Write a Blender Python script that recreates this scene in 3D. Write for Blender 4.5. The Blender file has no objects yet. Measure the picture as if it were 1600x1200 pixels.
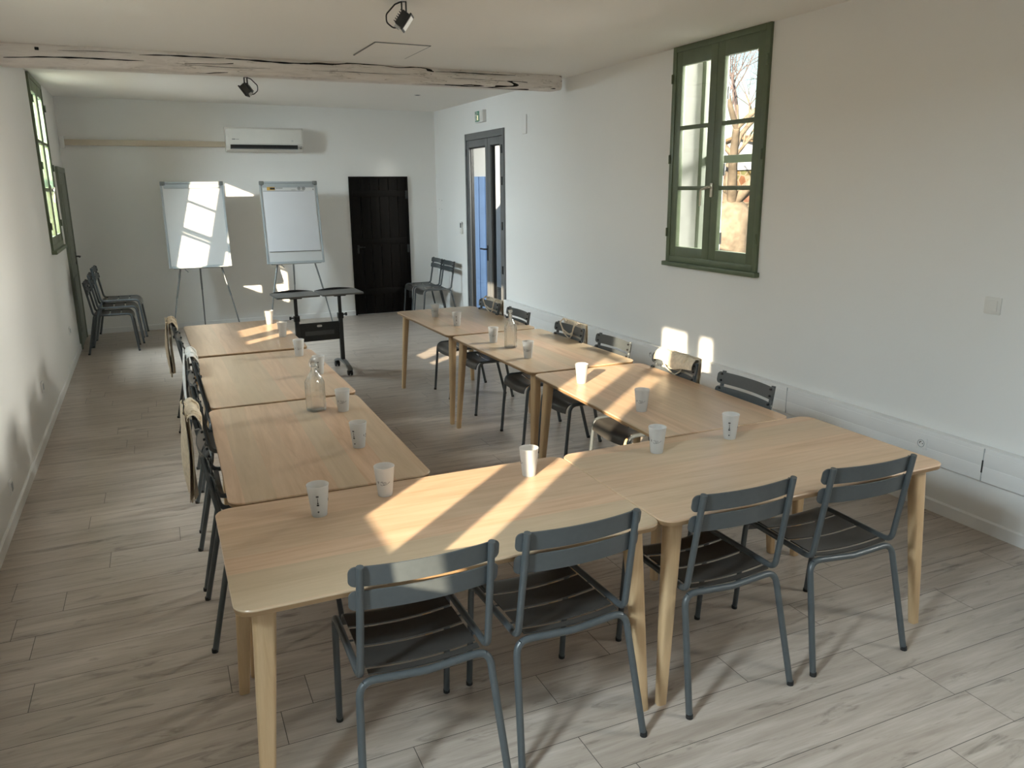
import bpy, math, random
from mathutils import Vector, Matrix
sc = bpy.context.scene
col = sc.collection
random.seed(7)
PI = math.pi

# ------------------------------------------------------------------ camera
F, YAW, PIT, ROLL = 1222.23, 0.41782, 0.24517, -0.00852
CX, CY, CZ = -0.08036, -2.05684, 1.85931
fw = Vector((math.sin(YAW)*math.cos(PIT), math.cos(YAW)*math.cos(PIT), -math.sin(PIT)))
r0 = Vector((math.cos(YAW), -math.sin(YAW), 0)); u0 = r0.cross(fw)
rt = r0*math.cos(ROLL) + u0*math.sin(ROLL); up = -r0*math.sin(ROLL) + u0*math.cos(ROLL)
cd = bpy.data.cameras.new('camera'); cam = bpy.data.objects.new('camera', cd); col.objects.link(cam)
cd.sensor_fit = 'HORIZONTAL'; cd.sensor_width = 36; cd.lens = 36*F/1600; cd.clip_start = .05; cd.clip_end = 300
cam.matrix_world = Matrix(((rt.x, up.x, -fw.x, CX), (rt.y, up.y, -fw.y, CY), (rt.z, up.z, -fw.z, CZ), (0, 0, 0, 1)))
sc.camera = cam

# ------------------------------------------------------------------ exposure, sky, sun, added window fill lamps
vs = sc.view_settings
sc.display_settings.display_device = 'sRGB'
vs.view_transform = 'Standard'; vs.look = 'None'; vs.gamma = 1.0; vs.exposure = 0.0; vs.use_curve_mapping = False
sc.cycles.use_denoising = True
sc.cycles.diffuse_bounces = 6; sc.cycles.max_bounces = 14; sc.cycles.transparent_max_bounces = 24
sc.cycles.caustics_refractive = False; sc.cycles.caustics_reflective = False
sc.cycles.sample_clamp_indirect = 6.0

AZ, TEL = math.radians(42.3), 0.325            # the sun travels towards +x,+y
w = bpy.data.worlds.new('sky'); sc.world = w; w.use_nodes = True
nt = w.node_tree; nt.nodes.clear()
wo = nt.nodes.new('ShaderNodeOutputWorld'); bg = nt.nodes.new('ShaderNodeBackground'); sky = nt.nodes.new('ShaderNodeTexSky')
sky.sky_type = 'NISHITA'; sky.sun_disc = False; sky.sun_elevation = math.atan(TEL); sky.sun_rotation = math.radians(90) - AZ + PI
sky.air_density = 1.2; sky.dust_density = .6; sky.ozone_density = 2.0
bg.inputs['Strength'].default_value = 0.24
nt.links.new(sky.outputs[0], bg.inputs['Color']); nt.links.new(bg.outputs[0], wo.inputs['Surface'])

sl = bpy.data.lights.new('sun', 'SUN'); sun = bpy.data.objects.new('sun', sl); col.objects.link(sun)
sl.energy = 23.5; sl.color = (1.0, .81, .60); sl.angle = math.radians(.55)
sun.rotation_euler = Vector((math.cos(AZ), math.sin(AZ), -TEL)).to_track_quat('-Z', 'Y').to_euler()

# wall frames: local X runs along the wall, local Y points outdoors, Z up
LS = -0.012
ul = Vector((LS, 1, 0)).normalized()
def frame(p, x, y): return Matrix(((x.x, y.x, 0, p[0]), (x.y, y.y, 0, p[1]), (0, 0, 1, p[2] if len(p) > 2 else 0), (0, 0, 0, 1)))
ML = frame((-0.975, 0), ul, Vector((-ul.y, ul.x, 0)))
MR = frame((3.905, 0), Vector((0, -1, 0)), Vector((1, 0, 0)))
MF = frame((0, 9.73), Vector((1, 0, 0)), Vector((0, 1, 0)))
MB_ = frame((0, -4.3), Vector((-1, 0, 0)), Vector((0, -1, 0)))

def window_fill(M, u, z, wd, ht, power, color, d, tilt, yaw=0.0):
    """fill lamp added just outdoors at a wall opening, facing in and down"""
    l = bpy.data.lights.new('window_fill_lamp', 'AREA'); l.shape = 'RECTANGLE'; l.size = wd; l.size_y = ht
    l.energy = power; l.color = color
    o = bpy.data.objects.new('window_fill_lamp', l); col.objects.link(o)
    v = Vector((math.sin(math.radians(yaw))*math.cos(math.radians(tilt)), -math.cos(math.radians(yaw))*math.cos(math.radians(tilt)), -math.sin(math.radians(tilt))))
    o.matrix_world = M @ Matrix.Translation((u, d, z)) @ v.to_track_quat('-Z', 'Y').to_matrix().to_4x4()
    return o
DAY = (.78, .905, 1.0)
W1, W2, W3 = (-1.80, -0.68), (2.35, 3.47), (7.00, 8.12)
WZ0, WZ1 = 1.21, 2.95
WARM = (1.0, .94, .86)
for M, u, z, wd, ht, p, d, t, yw, c in (
        (ML, -1.24, 3.25, 1.1, 1.0, 820, .95, 45, 0, DAY), (ML, 2.89, 3.25, 1.1, 1.0, 145, .95, 45, 0, DAY), (ML, 7.56, 3.05, 1.2, 1.2, 830, .75, 38, 0, DAY),  # added lamps standing in for skylight at the left windows
        (MR, -3.15, 2.90, 2.1, 1.0, 700, 2.0, 10, -3, WARM), (MR, 2.5, 2.9, 1.2, 1.0, 310, 1.15, 17, -50, WARM),  # added warm fill lamps that brighten the left wall
        (MR, 1.25, 3.0, 1.1, 1.0, 50, .80, 38, 0, DAY), (MB_, -1.4, 2.6, 2.6, 1.0, 45, .80, 38, 0, DAY)):  # added fill lamps at the unseen right and back openings
    window_fill(M, u, z, wd, ht, p, c, d, t, yw)

# ------------------------------------------------------------------ mesh helpers
class MB:
    def __init__(s): s.v = []; s.f = []
    def add(s, vs_, fs):
        b = len(s.v); s.v += [Vector(p) for p in vs_]; s.f += [tuple(b+i for i in f) for f in fs]; return s
    def box(s, x0, x1, y0, y1, z0, z1, bev=0):
        if bev <= 0:
            return s.add([(x0,y0,z0),(x1,y0,z0),(x1,y1,z0),(x0,y1,z0),(x0,y0,z1),(x1,y0,z1),(x1,y1,z1),(x0,y1,z1)],
                         [(3,2,1,0),(4,5,6,7),(0,1,5,4),(1,2,6,5),(2,3,7,6),(3,0,4,7)])
        import bmesh
        bm = bmesh.new(); bmesh.ops.create_cube(bm, size=1)
        for q in bm.verts:
            q.co = Vector(((x0+x1)/2+q.co.x*(x1-x0), (y0+y1)/2+q.co.y*(y1-y0), (z0+z1)/2+q.co.z*(z1-z0)))
        bmesh.ops.bevel(bm, geom=bm.edges[:], offset=bev, segments=2, affect='EDGES', profile=.6)
        bm.verts.index_update()
        s.add([q.co.copy() for q in bm.verts], [[q.index for q in f.verts] for f in bm.faces]); bm.free(); return s
    def tube(s, pts, r, n=10, cap=True):
        pts = [Vector(p) for p in pts]; m = len(pts); rs = r if isinstance(r, (list, tuple)) else [r]*m
        T = []
        for i in range(m):
            t = (pts[min(i+1, m-1)] - pts[max(i-1, 0)])
            T.append(t.normalized() if t.length > 1e-9 else Vector((0,0,1)))
        a = Vector((0,0,1)) if abs(T[0].z) < .9 else Vector((1,0,0))
        N = (a - T[0]*a.dot(T[0])).normalized(); vs_ = []
        for i in range(m):
            N = (N - T[i]*N.dot(T[i])).normalized(); B = T[i].cross(N)
            for k in range(n):
                an = 2*PI*k/n; vs_.append(pts[i] + (N*math.cos(an) + B*math.sin(an))*rs[i])
        fs = [(i*n+k, i*n+(k+1) % n, (i+1)*n+(k+1) % n, (i+1)*n+k) for i in range(m-1) for k in range(n)]
        if cap: fs += [tuple(range(n-1, -1, -1)), tuple((m-1)*n+k for k in range(n))]
        return s.add(vs_, fs)
    def lathe(s, prof, n=24, c=(0,0,0)):
        vs_ = [(c[0]+r*math.cos(2*PI*k/n), c[1]+r*math.sin(2*PI*k/n), c[2]+z) for r, z in prof for k in range(n)]
        fs = [(i*n+k, i*n+(k+1) % n, (i+1)*n+(k+1) % n, (i+1)*n+k) for i in range(len(prof)-1) for k in range(n)]
        if prof[0][0] > 1e-5: fs.append(tuple(range(n-1, -1, -1)))
        if prof[-1][0] > 1e-5: fs.append(tuple((len(prof)-1)*n+k for k in range(n)))
        return s.add(vs_, fs)
    def prism(s, poly, z0, z1):
        n = len(poly)
        return s.add([(x,y,z0) for x,y in poly]+[(x,y,z1) for x,y in poly],
                     [tuple(range(n-1,-1,-1)), tuple(range(n,2*n))]+[(i,(i+1)%n,n+(i+1)%n,n+i) for i in range(n)])
    def rings(s, rings, cap=True):
        n = len(rings[0]); b = []
        for r in rings: b += list(r)
        fs = [(i*n+k, i*n+(k+1)%n, (i+1)*n+(k+1)%n, (i+1)*n+k) for i in range(len(rings)-1) for k in range(n)]
        if cap: fs += [tuple(range(n-1,-1,-1)), tuple((len(rings)-1)*n+k for k in range(n))]
        return s.add(b, fs)
    def sheet(s, f, nu, nv, th):
        P = [[Vector(f(i/nu, j/nv)) for j in range(nv+1)] for i in range(nu+1)]
        def nrm(i, j):
            a = P[min(i+1,nu)][j]-P[max(i-1,0)][j]; b = P[i][min(j+1,nv)]-P[i][max(j-1,0)]
            c = a.cross(b); return c.normalized() if c.length > 1e-12 else Vector((0,0,1))
        A = [P[i][j]+nrm(i,j)*th/2 for i in range(nu+1) for j in range(nv+1)]
        B = [P[i][j]-nrm(i,j)*th/2 for i in range(nu+1) for j in range(nv+1)]
        m = len(A); id_ = lambda i,j: i*(nv+1)+j; fs = []
        for i in range(nu):
            for j in range(nv):
                q = (id_(i,j), id_(i+1,j), id_(i+1,j+1), id_(i,j+1)); fs.append(q); fs.append(tuple(m+k for k in reversed(q)))
        bd = [id_(i,0) for i in range(nu)]+[id_(nu,j) for j in range(nv)]+[id_(i,nv) for i in range(nu,0,-1)]+[id_(0,j) for j in range(nv,0,-1)]
        for k in range(len(bd)):
            a, b = bd[k], bd[(k+1)%len(bd)]; fs.append((b, a, m+a, m+b))
        return s.add(A+B, fs)
    def xf(s, M, start=0):
        for i in range(start, len(s.v)): s.v[i] = M @ s.v[i]
        return s
    def build(s, name, mat, parent=None, M=None, ang=40):
        me = bpy.data.meshes.new(name); me.from_pydata([tuple(v) for v in s.v], [], s.f)
        me.validate(); me.update()
        import bmesh
        bm = bmesh.new(); bm.from_mesh(me); bmesh.ops.recalc_face_normals(bm, faces=bm.faces[:]); bm.to_mesh(me); bm.free()
        for p in me.polygons: p.use_smooth = True
        me.set_sharp_from_angle(angle=math.radians(ang))
        if mat: me.materials.append(mat)
        o = bpy.data.objects.new(name, me); col.objects.link(o)
        if parent is not None: o.parent = parent
        if M is not None: o.matrix_local = M
        return o

def fillet(pts, rad, n=6):
    pts = [Vector(p) for p in pts]; out = [pts[0]]
    rs = rad if isinstance(rad, (list, tuple)) else [rad]*(len(pts)-2)
    for i in range(1, len(pts)-1):
        p, a, b = pts[i], pts[i-1]-pts[i], pts[i+1]-pts[i]
        an = a.angle(b); d = min(rs[i-1]/math.tan(an/2), a.length*.49, b.length*.49)
        A, B = p+a.normalized()*d, p+b.normalized()*d
        for k in range(n+1):
            t = k/n; out.append(A.lerp(p, t).lerp(p.lerp(B, t), t))
    out.append(pts[-1]); return out
def rrect(x0, x1, y0, y1, r, n=5):
    out = []
    for cx, cy, a in ((x1-r,y1-r,0),(x0+r,y1-r,90),(x0+r,y0+r,180),(x1-r,y0+r,270)):
        for k in range(n+1):
            t = math.radians(a+90*k/n); out.append((cx+r*math.cos(t), cy+r*math.sin(t)))
    return out
def tag(o, label=None, cat=None, group=None, kind=None):
    if label: o['label'] = label
    if cat: o['category'] = cat
    if group: o['group'] = group
    if kind: o['kind'] = kind
    return o
def thing(name, label, cat, loc=(0,0,0), rz=0, group=None, M=None):
    o = bpy.data.objects.new(name, None); col.objects.link(o); o.empty_display_size = .1
    if M is not None: o.matrix_world = M
    else: o.location = loc; o.rotation_euler = (0,0,rz)
    return tag(o, label, cat, group)
def struct(o): o['kind'] = 'structure'; return o
def dup(root, loc=None, rz=0, label=None, group=None, M=None):
    kids = {}
    for o in bpy.data.objects:
        if o.parent is not None: kids.setdefault(o.parent.name, []).append(o)
    def cp(o, par):
        c = o.copy(); col.objects.link(c); c.parent = par
        for ch in kids.get(o.name, []): cp(ch, c)
        return c
    r = cp(root, None)
    if M is not None: r.matrix_world = M
    elif loc is None: pass
    else: r.location = loc; r.rotation_euler = (0,0,rz)
    if label: r['label'] = label
    if group: r['group'] = group
    return r

# ------------------------------------------------------------------ materials
class G:
    """small node-graph helper"""
    def __init__(s, name):
        s.m = bpy.data.materials.new(name); s.m.use_nodes = True; s.t = s.m.node_tree
        s.b = s.t.nodes['Principled BSDF']; s.out = s.t.nodes['Material Output']
    def n(s, t, **k):
        q = s.t.nodes.new(t)
        for a, v in k.items(): setattr(q, a, v)
        return q
    def l(s, a, b): s.t.links.new(a, b)
    def val(s, sock, v):
        if hasattr(v, 'is_output'): s.l(v, sock)
        else: sock.default_value = v
    def math(s, op, a, b=0.0, c=0.0):
        q = s.n('ShaderNodeMath', operation=op); s.val(q.inputs[0], a); s.val(q.inputs[1], b); s.val(q.inputs[2], c); return q.outputs[0]
    def coord(s, kind='Object'): return s.n('ShaderNodeTexCoord').outputs[kind]
    def mapping(s, v, scale=(1,1,1), loc=(0,0,0), rot=(0,0,0)):
        q = s.n('ShaderNodeMapping'); s.l(v, q.inputs[0]); q.inputs['Scale'].default_value = scale; q.inputs['Location'].default_value = loc; q.inputs['Rotation'].default_value = rot; return q.outputs[0]
    def noise(s, v, scale=5, detail=4, rough=.5, dist=0):
        q = s.n('ShaderNodeTexNoise'); s.l(v, q.inputs['Vector']); q.inputs['Scale'].default_value = scale; q.inputs['Detail'].default_value = detail; q.inputs['Roughness'].default_value = rough; q.inputs['Distortion'].default_value = dist; return q.outputs['Fac']
    def ramp(s, f, stops):
        q = s.n('ShaderNodeValToRGB'); s.l(f, q.inputs[0]); e = q.color_ramp.elements
        while len(e) > 1: e.remove(e[-1])
        e[0].position = stops[0][0]; e[0].color = (*stops[0][1], 1)
        for p, c in stops[1:]: x = e.new(p); x.color = (*c, 1)
        return q.outputs[0]
    def mix(s, f, a, b, mode='MIX'):
        q = s.n('ShaderNodeMix', data_type='RGBA', blend_type=mode)
        s.val(q.inputs[0], f)
        for i, v in ((6, a), (7, b)):
            if hasattr(v, 'is_output'): s.l(v, q.inputs[i])
            else: q.inputs[i].default_value = (*v, 1)
        return q.outputs[2]
    def bump(s, h, strength=.2, dist=.01):
        q = s.n('ShaderNodeBump'); q.inputs['Strength'].default_value = strength; q.inputs['Distance'].default_value = dist; s.l(h, q.inputs['Height']); s.l(q.outputs[0], s.b.inputs['Normal'])
    def set(s, color=None, rough=None, metal=None, spec=None):
        if color is not None:
            if hasattr(color, 'is_output'): s.l(color, s.b.inputs['Base Color'])
            else: s.b.inputs['Base Color'].default_value = (*color, 1)
        if rough is not None: s.val(s.b.inputs['Roughness'], rough)
        if metal is not None: s.b.inputs['Metallic'].default_value = metal
        if spec is not None: s.b.inputs['Specular IOR Level'].default_value = spec
        return s.m
def plain(name, c, rough=.5, metal=0, spec=.5, var=.06, scale=30, bump=0):
    g = G(name); f = g.noise(g.coord(), scale, 3)
    a = tuple(max(0, x*(1-var)) for x in c); b = tuple(min(1, x*(1+var)) for x in c)
    g.set(g.ramp(f, [(.3, a), (.7, b)]), rough, metal, spec)
    if bump: g.bump(f, bump, .002)
    return g.m
def paint_wall(name, c, b=.12):
    g = G(name); v = g.coord()
    f1 = g.noise(v, 1.3, 3); f2 = g.noise(v, 14, 6, .65); 
    g.set(g.mix(g.math('MULTIPLY', f1, .5), c, tuple(x*.955 for x in c)), .75, 0, .25)
    q = g.math('ADD', f1, g.math('MULTIPLY', f2, .35)); g.bump(q, b, .03)
    return g.m
M_wall = paint_wall('white_wall_paint', (.83,.825,.805))
M_ceil = paint_wall('white_ceiling_paint', (.88,.86,.825), .06)
M_trim = plain('white_trim', (.80,.80,.79), .45, var=.02, scale=4)
M_green = plain('green_window_paint', (.110,.140,.080), .42, var=.10, scale=9, bump=.08)
M_greend = plain('grey_green_paint', (.17,.19,.15), .5, var=.08, scale=7)
M_alu = plain('grey_door_aluminium', (.17,.175,.18), .42, .25, var=.04, scale=8)
M_rubber = plain('black_rubber', (.012,.012,.012), .6, var=.2)
M_chair = plain('grey_powder_coat', (.066,.075,.079), .34, .0, .55, var=.05, scale=60, bump=.03)
M_seat = plain('shaded_seat_coat', (.046,.043,.039), .30, .0, .5, var=.06, scale=60, bump=.03)  # the frame's coat darkened: shade on the seats is put into the colour
M_black = plain('black_plastic', (.012,.012,.013), .4, var=.2)
M_dark = plain('charcoal_steel', (.035,.037,.037), .45, .2, var=.1)
M_tray = plain('grey_laminate', (.13,.13,.125), .4, var=.05)
M_steel = plain('brushed_steel', (.55,.56,.57), .32, .85, var=.05, scale=20)
M_brass = plain('pale_metal', (.62,.58,.48), .3, .8, var=.05)
M_board = plain('whiteboard_enamel', (.62,.62,.61), .22, 0, .5, var=.01, scale=3)
M_bframe = plain('pale_grey_plastic', (.36,.39,.40), .4, var=.03)
M_leggrey = plain('grey_steel_leg', (.20,.21,.21), .4, .5, var=.05)
M_paper = plain('paper', (.66,.66,.68), .8, var=.01, scale=4)
M_ink = plain('black_ink', (.012,.012,.014), .7, var=.2)
M_inkg = plain('grey_ink', (.16,.16,.17), .7, var=.1)
M_gold = plain('ochre_print', (.55,.33,.07), .7, var=.1)
M_ac = plain('off_white_plastic', (.74,.73,.69), .4, var=.02, scale=6)
M_pvc = plain('beige_duct_plastic', (.60,.52,.41), .5, var=.03, scale=4)
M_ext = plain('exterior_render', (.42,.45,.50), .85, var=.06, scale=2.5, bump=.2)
M_void = plain('dark_slot', (.01,.01,.01), .8, var=.2)
M_greensign = plain('green_sign_film', (.02,.22,.13), .35, var=.05)

def wood_mat(name, c1, c2, c3, axis=0, stave=.0, rough=.42, spec=.42):
    g = G(name); v = g.coord(); oi = g.n('ShaderNodeObjectInfo').outputs['Random']
    vv = g.n('ShaderNodeVectorMath', operation='ADD'); g.l(v, vv.inputs[0])
    cb = g.n('ShaderNodeCombineXYZ'); r7 = g.math('MULTIPLY', oi, 37.0)
    for i in range(3): g.l(r7, cb.inputs[i])
    if stave:
        sx = g.n('ShaderNodeSeparateXYZ'); g.l(v, sx.inputs[0])
        a, b = (sx.outputs[0], sx.outputs[1]) if axis == 0 else (sx.outputs[1], sx.outputs[0])
        row = g.math('FLOOR', g.math('ADD', g.math('DIVIDE', b, stave), g.math('MULTIPLY', oi, 5.0)))
        wn = g.n('ShaderNodeTexWhiteNoise', noise_dimensions='1D'); g.l(g.math('ADD', row, g.math('MULTIPLY', oi, 91.0)), wn.inputs['W'])
        idv = wn.outputs['Value']
        z = g.math('MULTIPLY', idv, 13.0); g.l(g.math('ADD', z, r7), cb.inputs[2])
    g.l(cb.outputs[0], vv.inputs[1])
    sc3 = (1.1, 13, 13) if axis == 0 else ((13, 1.1, 13) if axis == 1 else (16, 16, 1.2))
    m = g.mapping(vv.outputs[0], sc3)
    f = g.noise(m, 1.6, 6, .6, .8); fine = g.noise(g.mapping(vv.outputs[0], tuple(x*7 for x in sc3)), 1.5, 3, .6)
    c = g.ramp(f, [(.28, c1), (.5, c2), (.72, c3)])
    c = g.mix(g.math('MULTIPLY', fine, .34), c, tuple(x*.70 for x in c1))
    if stave: c = g.mix(g.math('MULTIPLY', idv, .62), c, (.42,.36,.245))
    g.set(c, rough, 0, spec)
    g.bump(fine, .05, .001)
    return g.m
M_top = wood_mat('oak_veneer', (.47,.295,.175), (.60,.405,.267), (.70,.498,.347), 0, .115, .29)
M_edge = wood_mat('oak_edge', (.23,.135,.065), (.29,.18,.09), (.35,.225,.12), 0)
M_leg = wood_mat('ash_leg', (.50,.335,.18), (.57,.395,.225), (.63,.45,.27), 2, 0, .45)
M_doorblk = wood_mat('blackened_planks', (.003,.0024,.002), (.006,.0045,.0036), (.012,.009,.007), 2, 0, .6, .14)
M_canvas = plain('cream_canvas', (.68,.59,.46), .9, var=.12, scale=45, bump=.25)
M_canvasw = plain('white_canvas', (.70,.69,.65), .9, var=.10, scale=45, bump=.25)

def floor_mat():
    g = G('grey_oak_laminate'); v = g.coord(); sx = g.n('ShaderNodeSeparateXYZ'); g.l(v, sx.inputs[0])
    X, Y = sx.outputs[0], sx.outputs[1]; PW, PL = .192, 1.285
    ry = g.math('DIVIDE', Y, PW); row = g.math('FLOOR', ry)
    wn = g.n('ShaderNodeTexWhiteNoise', noise_dimensions='1D'); g.l(row, wn.inputs['W'])
    rx = g.math('ADD', g.math('DIVIDE', X, PL), wn.outputs['Value']); cl = g.math('FLOOR', rx)
    w2 = g.n('ShaderNodeTexWhiteNoise', noise_dimensions='2D'); cb = g.n('ShaderNodeCombineXYZ'); g.l(row, cb.inputs[0]); g.l(cl, cb.inputs[1]); g.l(cb.outputs[0], w2.inputs['Vector'])
    idv = w2.outputs['Value']
    fy = g.math('FRACT', ry); fx = g.math('FRACT', rx)
    ey = g.math('MULTIPLY', g.math('MINIMUM', fy, g.math('SUBTRACT', 1.0, fy)), PW)
    ex = g.math('MULTIPLY', g.math('MINIMUM', fx, g.math('SUBTRACT', 1.0, fx)), PL)
    gap = g.math('LESS_THAN', g.math('MINIMUM', ey, ex), .0013)
    off = g.n('ShaderNodeCombineXYZ'); g.l(g.math('MULTIPLY', idv, 31.0), off.inputs[0]); g.l(g.math('MULTIPLY', idv, 17.0), off.inputs[2])
    vv = g.n('ShaderNodeVectorMath', operation='ADD'); g.l(v, vv.inputs[0]); g.l(off.outputs[0], vv.inputs[1])
    base = g.noise(g.mapping(vv.outputs[0], (1.0, 12, 1)), 1.5, 6, .62, .6)
    fine = g.noise(g.mapping(vv.outputs[0], (6, 90, 1)), 1.5, 3, .6)
    knot = g.noise(g.mapping(vv.outputs[0], (2.3, 12, 1)), 1.7, 5, .62, .8)
    c = g.ramp(base, [(.25, (.32,.262,.218)), (.48, (.455,.388,.330)), (.7, (.575,.50,.437))])
    c = g.mix(g.math('MULTIPLY', fine, .42), c, (.19,.15,.118))
    k = g.ramp(knot, [(.565, (0,0,0)), (.70, (1,1,1))])
    c = g.mix(g.math('MULTIPLY', k, .58), c, (.085,.064,.048))
    c = g.mix(g.math('MULTIPLY', g.math('SUBTRACT', idv, .5), .35), c, (.46,.41,.35))
    c = g.mix(gap, c, (.05,.042,.035))
    g.set(c, g.math('ADD', .25, g.math('MULTIPLY', fine, .14)), 0, .5)
    g.bump(g.math('SUBTRACT', g.math('MULTIPLY', fine, .4), g.math('MULTIPLY', gap, 1.0)), .10, .002)
    return g.m
M_floor = floor_mat()

def beam_mat():
    g = G('whitewashed_old_timber'); v = g.coord()
    f = g.noise(g.mapping(v, (1.2, 9, 9)), 2.2, 6, .65, .6)
    fine = g.noise(g.mapping(v, (5, 60, 60)), 1.6, 4, .6)
    c = g.ramp(f, [(.25, (.60,.55,.51)), (.5, (.77,.72,.68)), (.75, (.84,.80,.76))])
    # long dark shakes
    cr = g.noise(g.mapping(v, (.55, 6.5, 7.5), (3.1, .4, 0)), 1.15, 2, .45, .35)
    ln = g.math('LESS_THAN', g.math('ABSOLUTE', g.math('SUBTRACT', cr, .5)), .012)
    mk = g.math('GREATER_THAN', g.noise(g.mapping(v, (1.1, 1.5, 1.5), (7, 0, 0)), 1.3, 2), .50)
    cm = g.math('MULTIPLY', ln, mk)
    thin = g.math('LESS_THAN', g.math('ABSOLUTE', g.math('SUBTRACT', g.noise(g.mapping(v, (1.6, 30, 30)), 1.4, 3), .5)), .011)
    tm = g.math('MULTIPLY', thin, g.math('GREATER_THAN', g.noise(v, 4.5, 2), .52))
    c = g.mix(g.math('MULTIPLY', tm, .55), c, (.22,.19,.16)); c = g.mix(cm, c, (.02,.017,.014))
    g.set(c, .8, 0, .2)
    g.bump(g.math('SUBTRACT', g.math('ADD', g.math('MULTIPLY', f, .6), g.math('MULTIPLY', fine, .3)), cm), .35, .012)
    return g.m
M_beam = beam_mat()

def glass_mat(name, tint=(1,1,1), refl=.9):
    g = G(name); t = g.t
    tr = g.n('ShaderNodeBsdfTransparent'); tr.inputs[0].default_value = (*tint, 1)
    gl = g.n('ShaderNodeBsdfGlossy'); gl.inputs['Roughness'].default_value = .02
    lw = g.n('ShaderNodeLayerWeight'); lw.inputs[0].default_value = .5
    fr = g.math('ADD', .04, g.math('MULTIPLY', g.math('POWER', lw.outputs['Facing'], 4.0), .35))
    mx = g.n('ShaderNodeMixShader'); g.l(g.math('MULTIPLY', fr, refl), mx.inputs[0]); g.l(tr.outputs[0], mx.inputs[1]); g.l(gl.outputs[0], mx.inputs[2])
    g.l(mx.outputs[0], g.out.inputs['Surface']); return g.m
M_glass = glass_mat('window_glass', (.95,.97,.96))
def bottle_mat():
    g = G('clear_bottle_glass')
    gl = g.n('ShaderNodeBsdfGlass'); gl.inputs['IOR'].default_value = 1.48; gl.inputs['Roughness'].default_value = 0.0; gl.inputs['Color'].default_value = (.992,.997,.994,1)
    tr = g.n('ShaderNodeBsdfTransparent'); tr.inputs[0].default_value = (.99,.995,.992,1)
    mx = g.n('ShaderNodeMixShader'); mx.inputs[0].default_value = .62; g.l(tr.outputs[0], mx.inputs[1]); g.l(gl.outputs[0], mx.inputs[2])
    g.t.nodes.remove(g.b); g.l(mx.outputs[0], g.out.inputs['Surface']); return g.m
M_bottle = bottle_mat()

def cup_mat():
    g = G('frosted_polypropylene')
    di = g.n('ShaderNodeBsdfPrincipled'); di.inputs['Base Color'].default_value = (.70,.70,.69,1); di.inputs['Roughness'].default_value = .42; di.inputs['Specular IOR Level'].default_value = .4
    tl = g.n('ShaderNodeBsdfTranslucent'); tl.inputs[0].default_value = (.80,.80,.79,1)
    tr = g.n('ShaderNodeBsdfTransparent'); tr.inputs[0].default_value = (.95,.95,.95,1)
    m1 = g.n('ShaderNodeMixShader'); m1.inputs[0].default_value = .48; g.l(di.outputs[0], m1.inputs[1]); g.l(tl.outputs[0], m1.inputs[2])
    m2 = g.n('ShaderNodeMixShader'); m2.inputs[0].default_value = .16; g.l(m1.outputs[0], m2.inputs[1]); g.l(tr.outputs[0], m2.inputs[2])
    g.t.nodes.remove(g.b); g.l(m2.outputs[0], g.out.inputs['Surface']); return g.m
M_cup = cup_mat()
def emis(name, c, s):
    g = G(name); g.b.inputs['Emission Color'].default_value = (*c, 1); g.b.inputs['Emission Strength'].default_value = s; g.set(c, .4); return g.m
M_led = emis('lit_sign_lamp', (1.0,.83,.45), 1.0)

# ------------------------------------------------------------------ the room shell
def wall(name, M, ua, ub, za, zb, th, holes, mat):
    us = sorted({ua, ub, *[h[0] for h in holes], *[h[1] for h in holes]}); zs = sorted({za, zb, *[h[2] for h in holes], *[h[3] for h in holes]})
    us = [u for u in us if ua <= u <= ub]; zs = [z for z in zs if za <= z <= zb]
    full = lambda i, j: 0 <= i < len(us)-1 and 0 <= j < len(zs)-1 and not any(h[0]-1e-6 < (us[i]+us[i+1])/2 < h[1] and h[2]-1e-6 < (zs[j]+zs[j+1])/2 < h[3] for h in holes)
    b = MB()
    for i in range(len(us)-1):
        for j in range(len(zs)-1):
            if not full(i, j): continue
            a, c, d, e = us[i], us[i+1], zs[j], zs[j+1]
            b.add([(a,0,d),(c,0,d),(c,0,e),(a,0,e)], [(0,1,2,3)]); b.add([(a,th,d),(c,th,d),(c,th,e),(a,th,e)], [(3,2,1,0)])
            if not full(i-1,j): b.add([(a,0,d),(a,th,d),(a,th,e),(a,0,e)], [(3,2,1,0)])
            if not full(i+1,j): b.add([(c,0,d),(c,th,d),(c,th,e),(c,0,e)], [(0,1,2,3)])
            if not full(i,j-1): b.add([(a,0,d),(c,0,d),(c,th,d),(a,th,d)], [(3,2,1,0)])
            if not full(i,j+1): b.add([(a,0,e),(c,0,e),(c,th,e),(a,th,e)], [(0,1,2,3)])
    import bmesh
    o = b.build(name, mat); bm = bmesh.new(); bm.from_mesh(o.data); bmesh.ops.remove_doubles(bm, verts=bm.verts[:], dist=1e-5); bmesh.ops.recalc_face_normals(bm, faces=bm.faces[:]); bm.to_mesh(o.data); bm.free()
    for p in o.data.polygons: p.use_smooth = False
    o.matrix_world = M
    return struct(o)
TH = .37
RW = (-3.600, -2.470)     # right wall window in local X (= -y)
GD = (-8.405, -7.075)     # glass door
wall('wall_left', ML, -4.4, 9.85, 0, 3.12, TH, [(W1[0], W1[1], WZ0+.04, WZ1), (W2[0], W2[1], WZ0+.04, WZ1), (W3[0], W3[1], WZ0+.04, WZ1+.01)], M_wall)
wall('wall_right', MR, -9.85, 4.4, 0, 3.12, TH, [(RW[0], RW[1], WZ0+.04, WZ1), (GD[0], GD[1], 0, 2.575), (.69, 1.81, WZ0+.04, WZ1)], M_wall)
wall('wall_far', MF, -1.4, 4.3, 0, 3.12, .3, [], M_wall)
wall('wall_back', MB_, -4.3, 1.4, 0, 3.12, .3, [(-.72, .52, .65, 2.5), (-3.32, -2.08, .65, 2.5)], M_wall)
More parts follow.
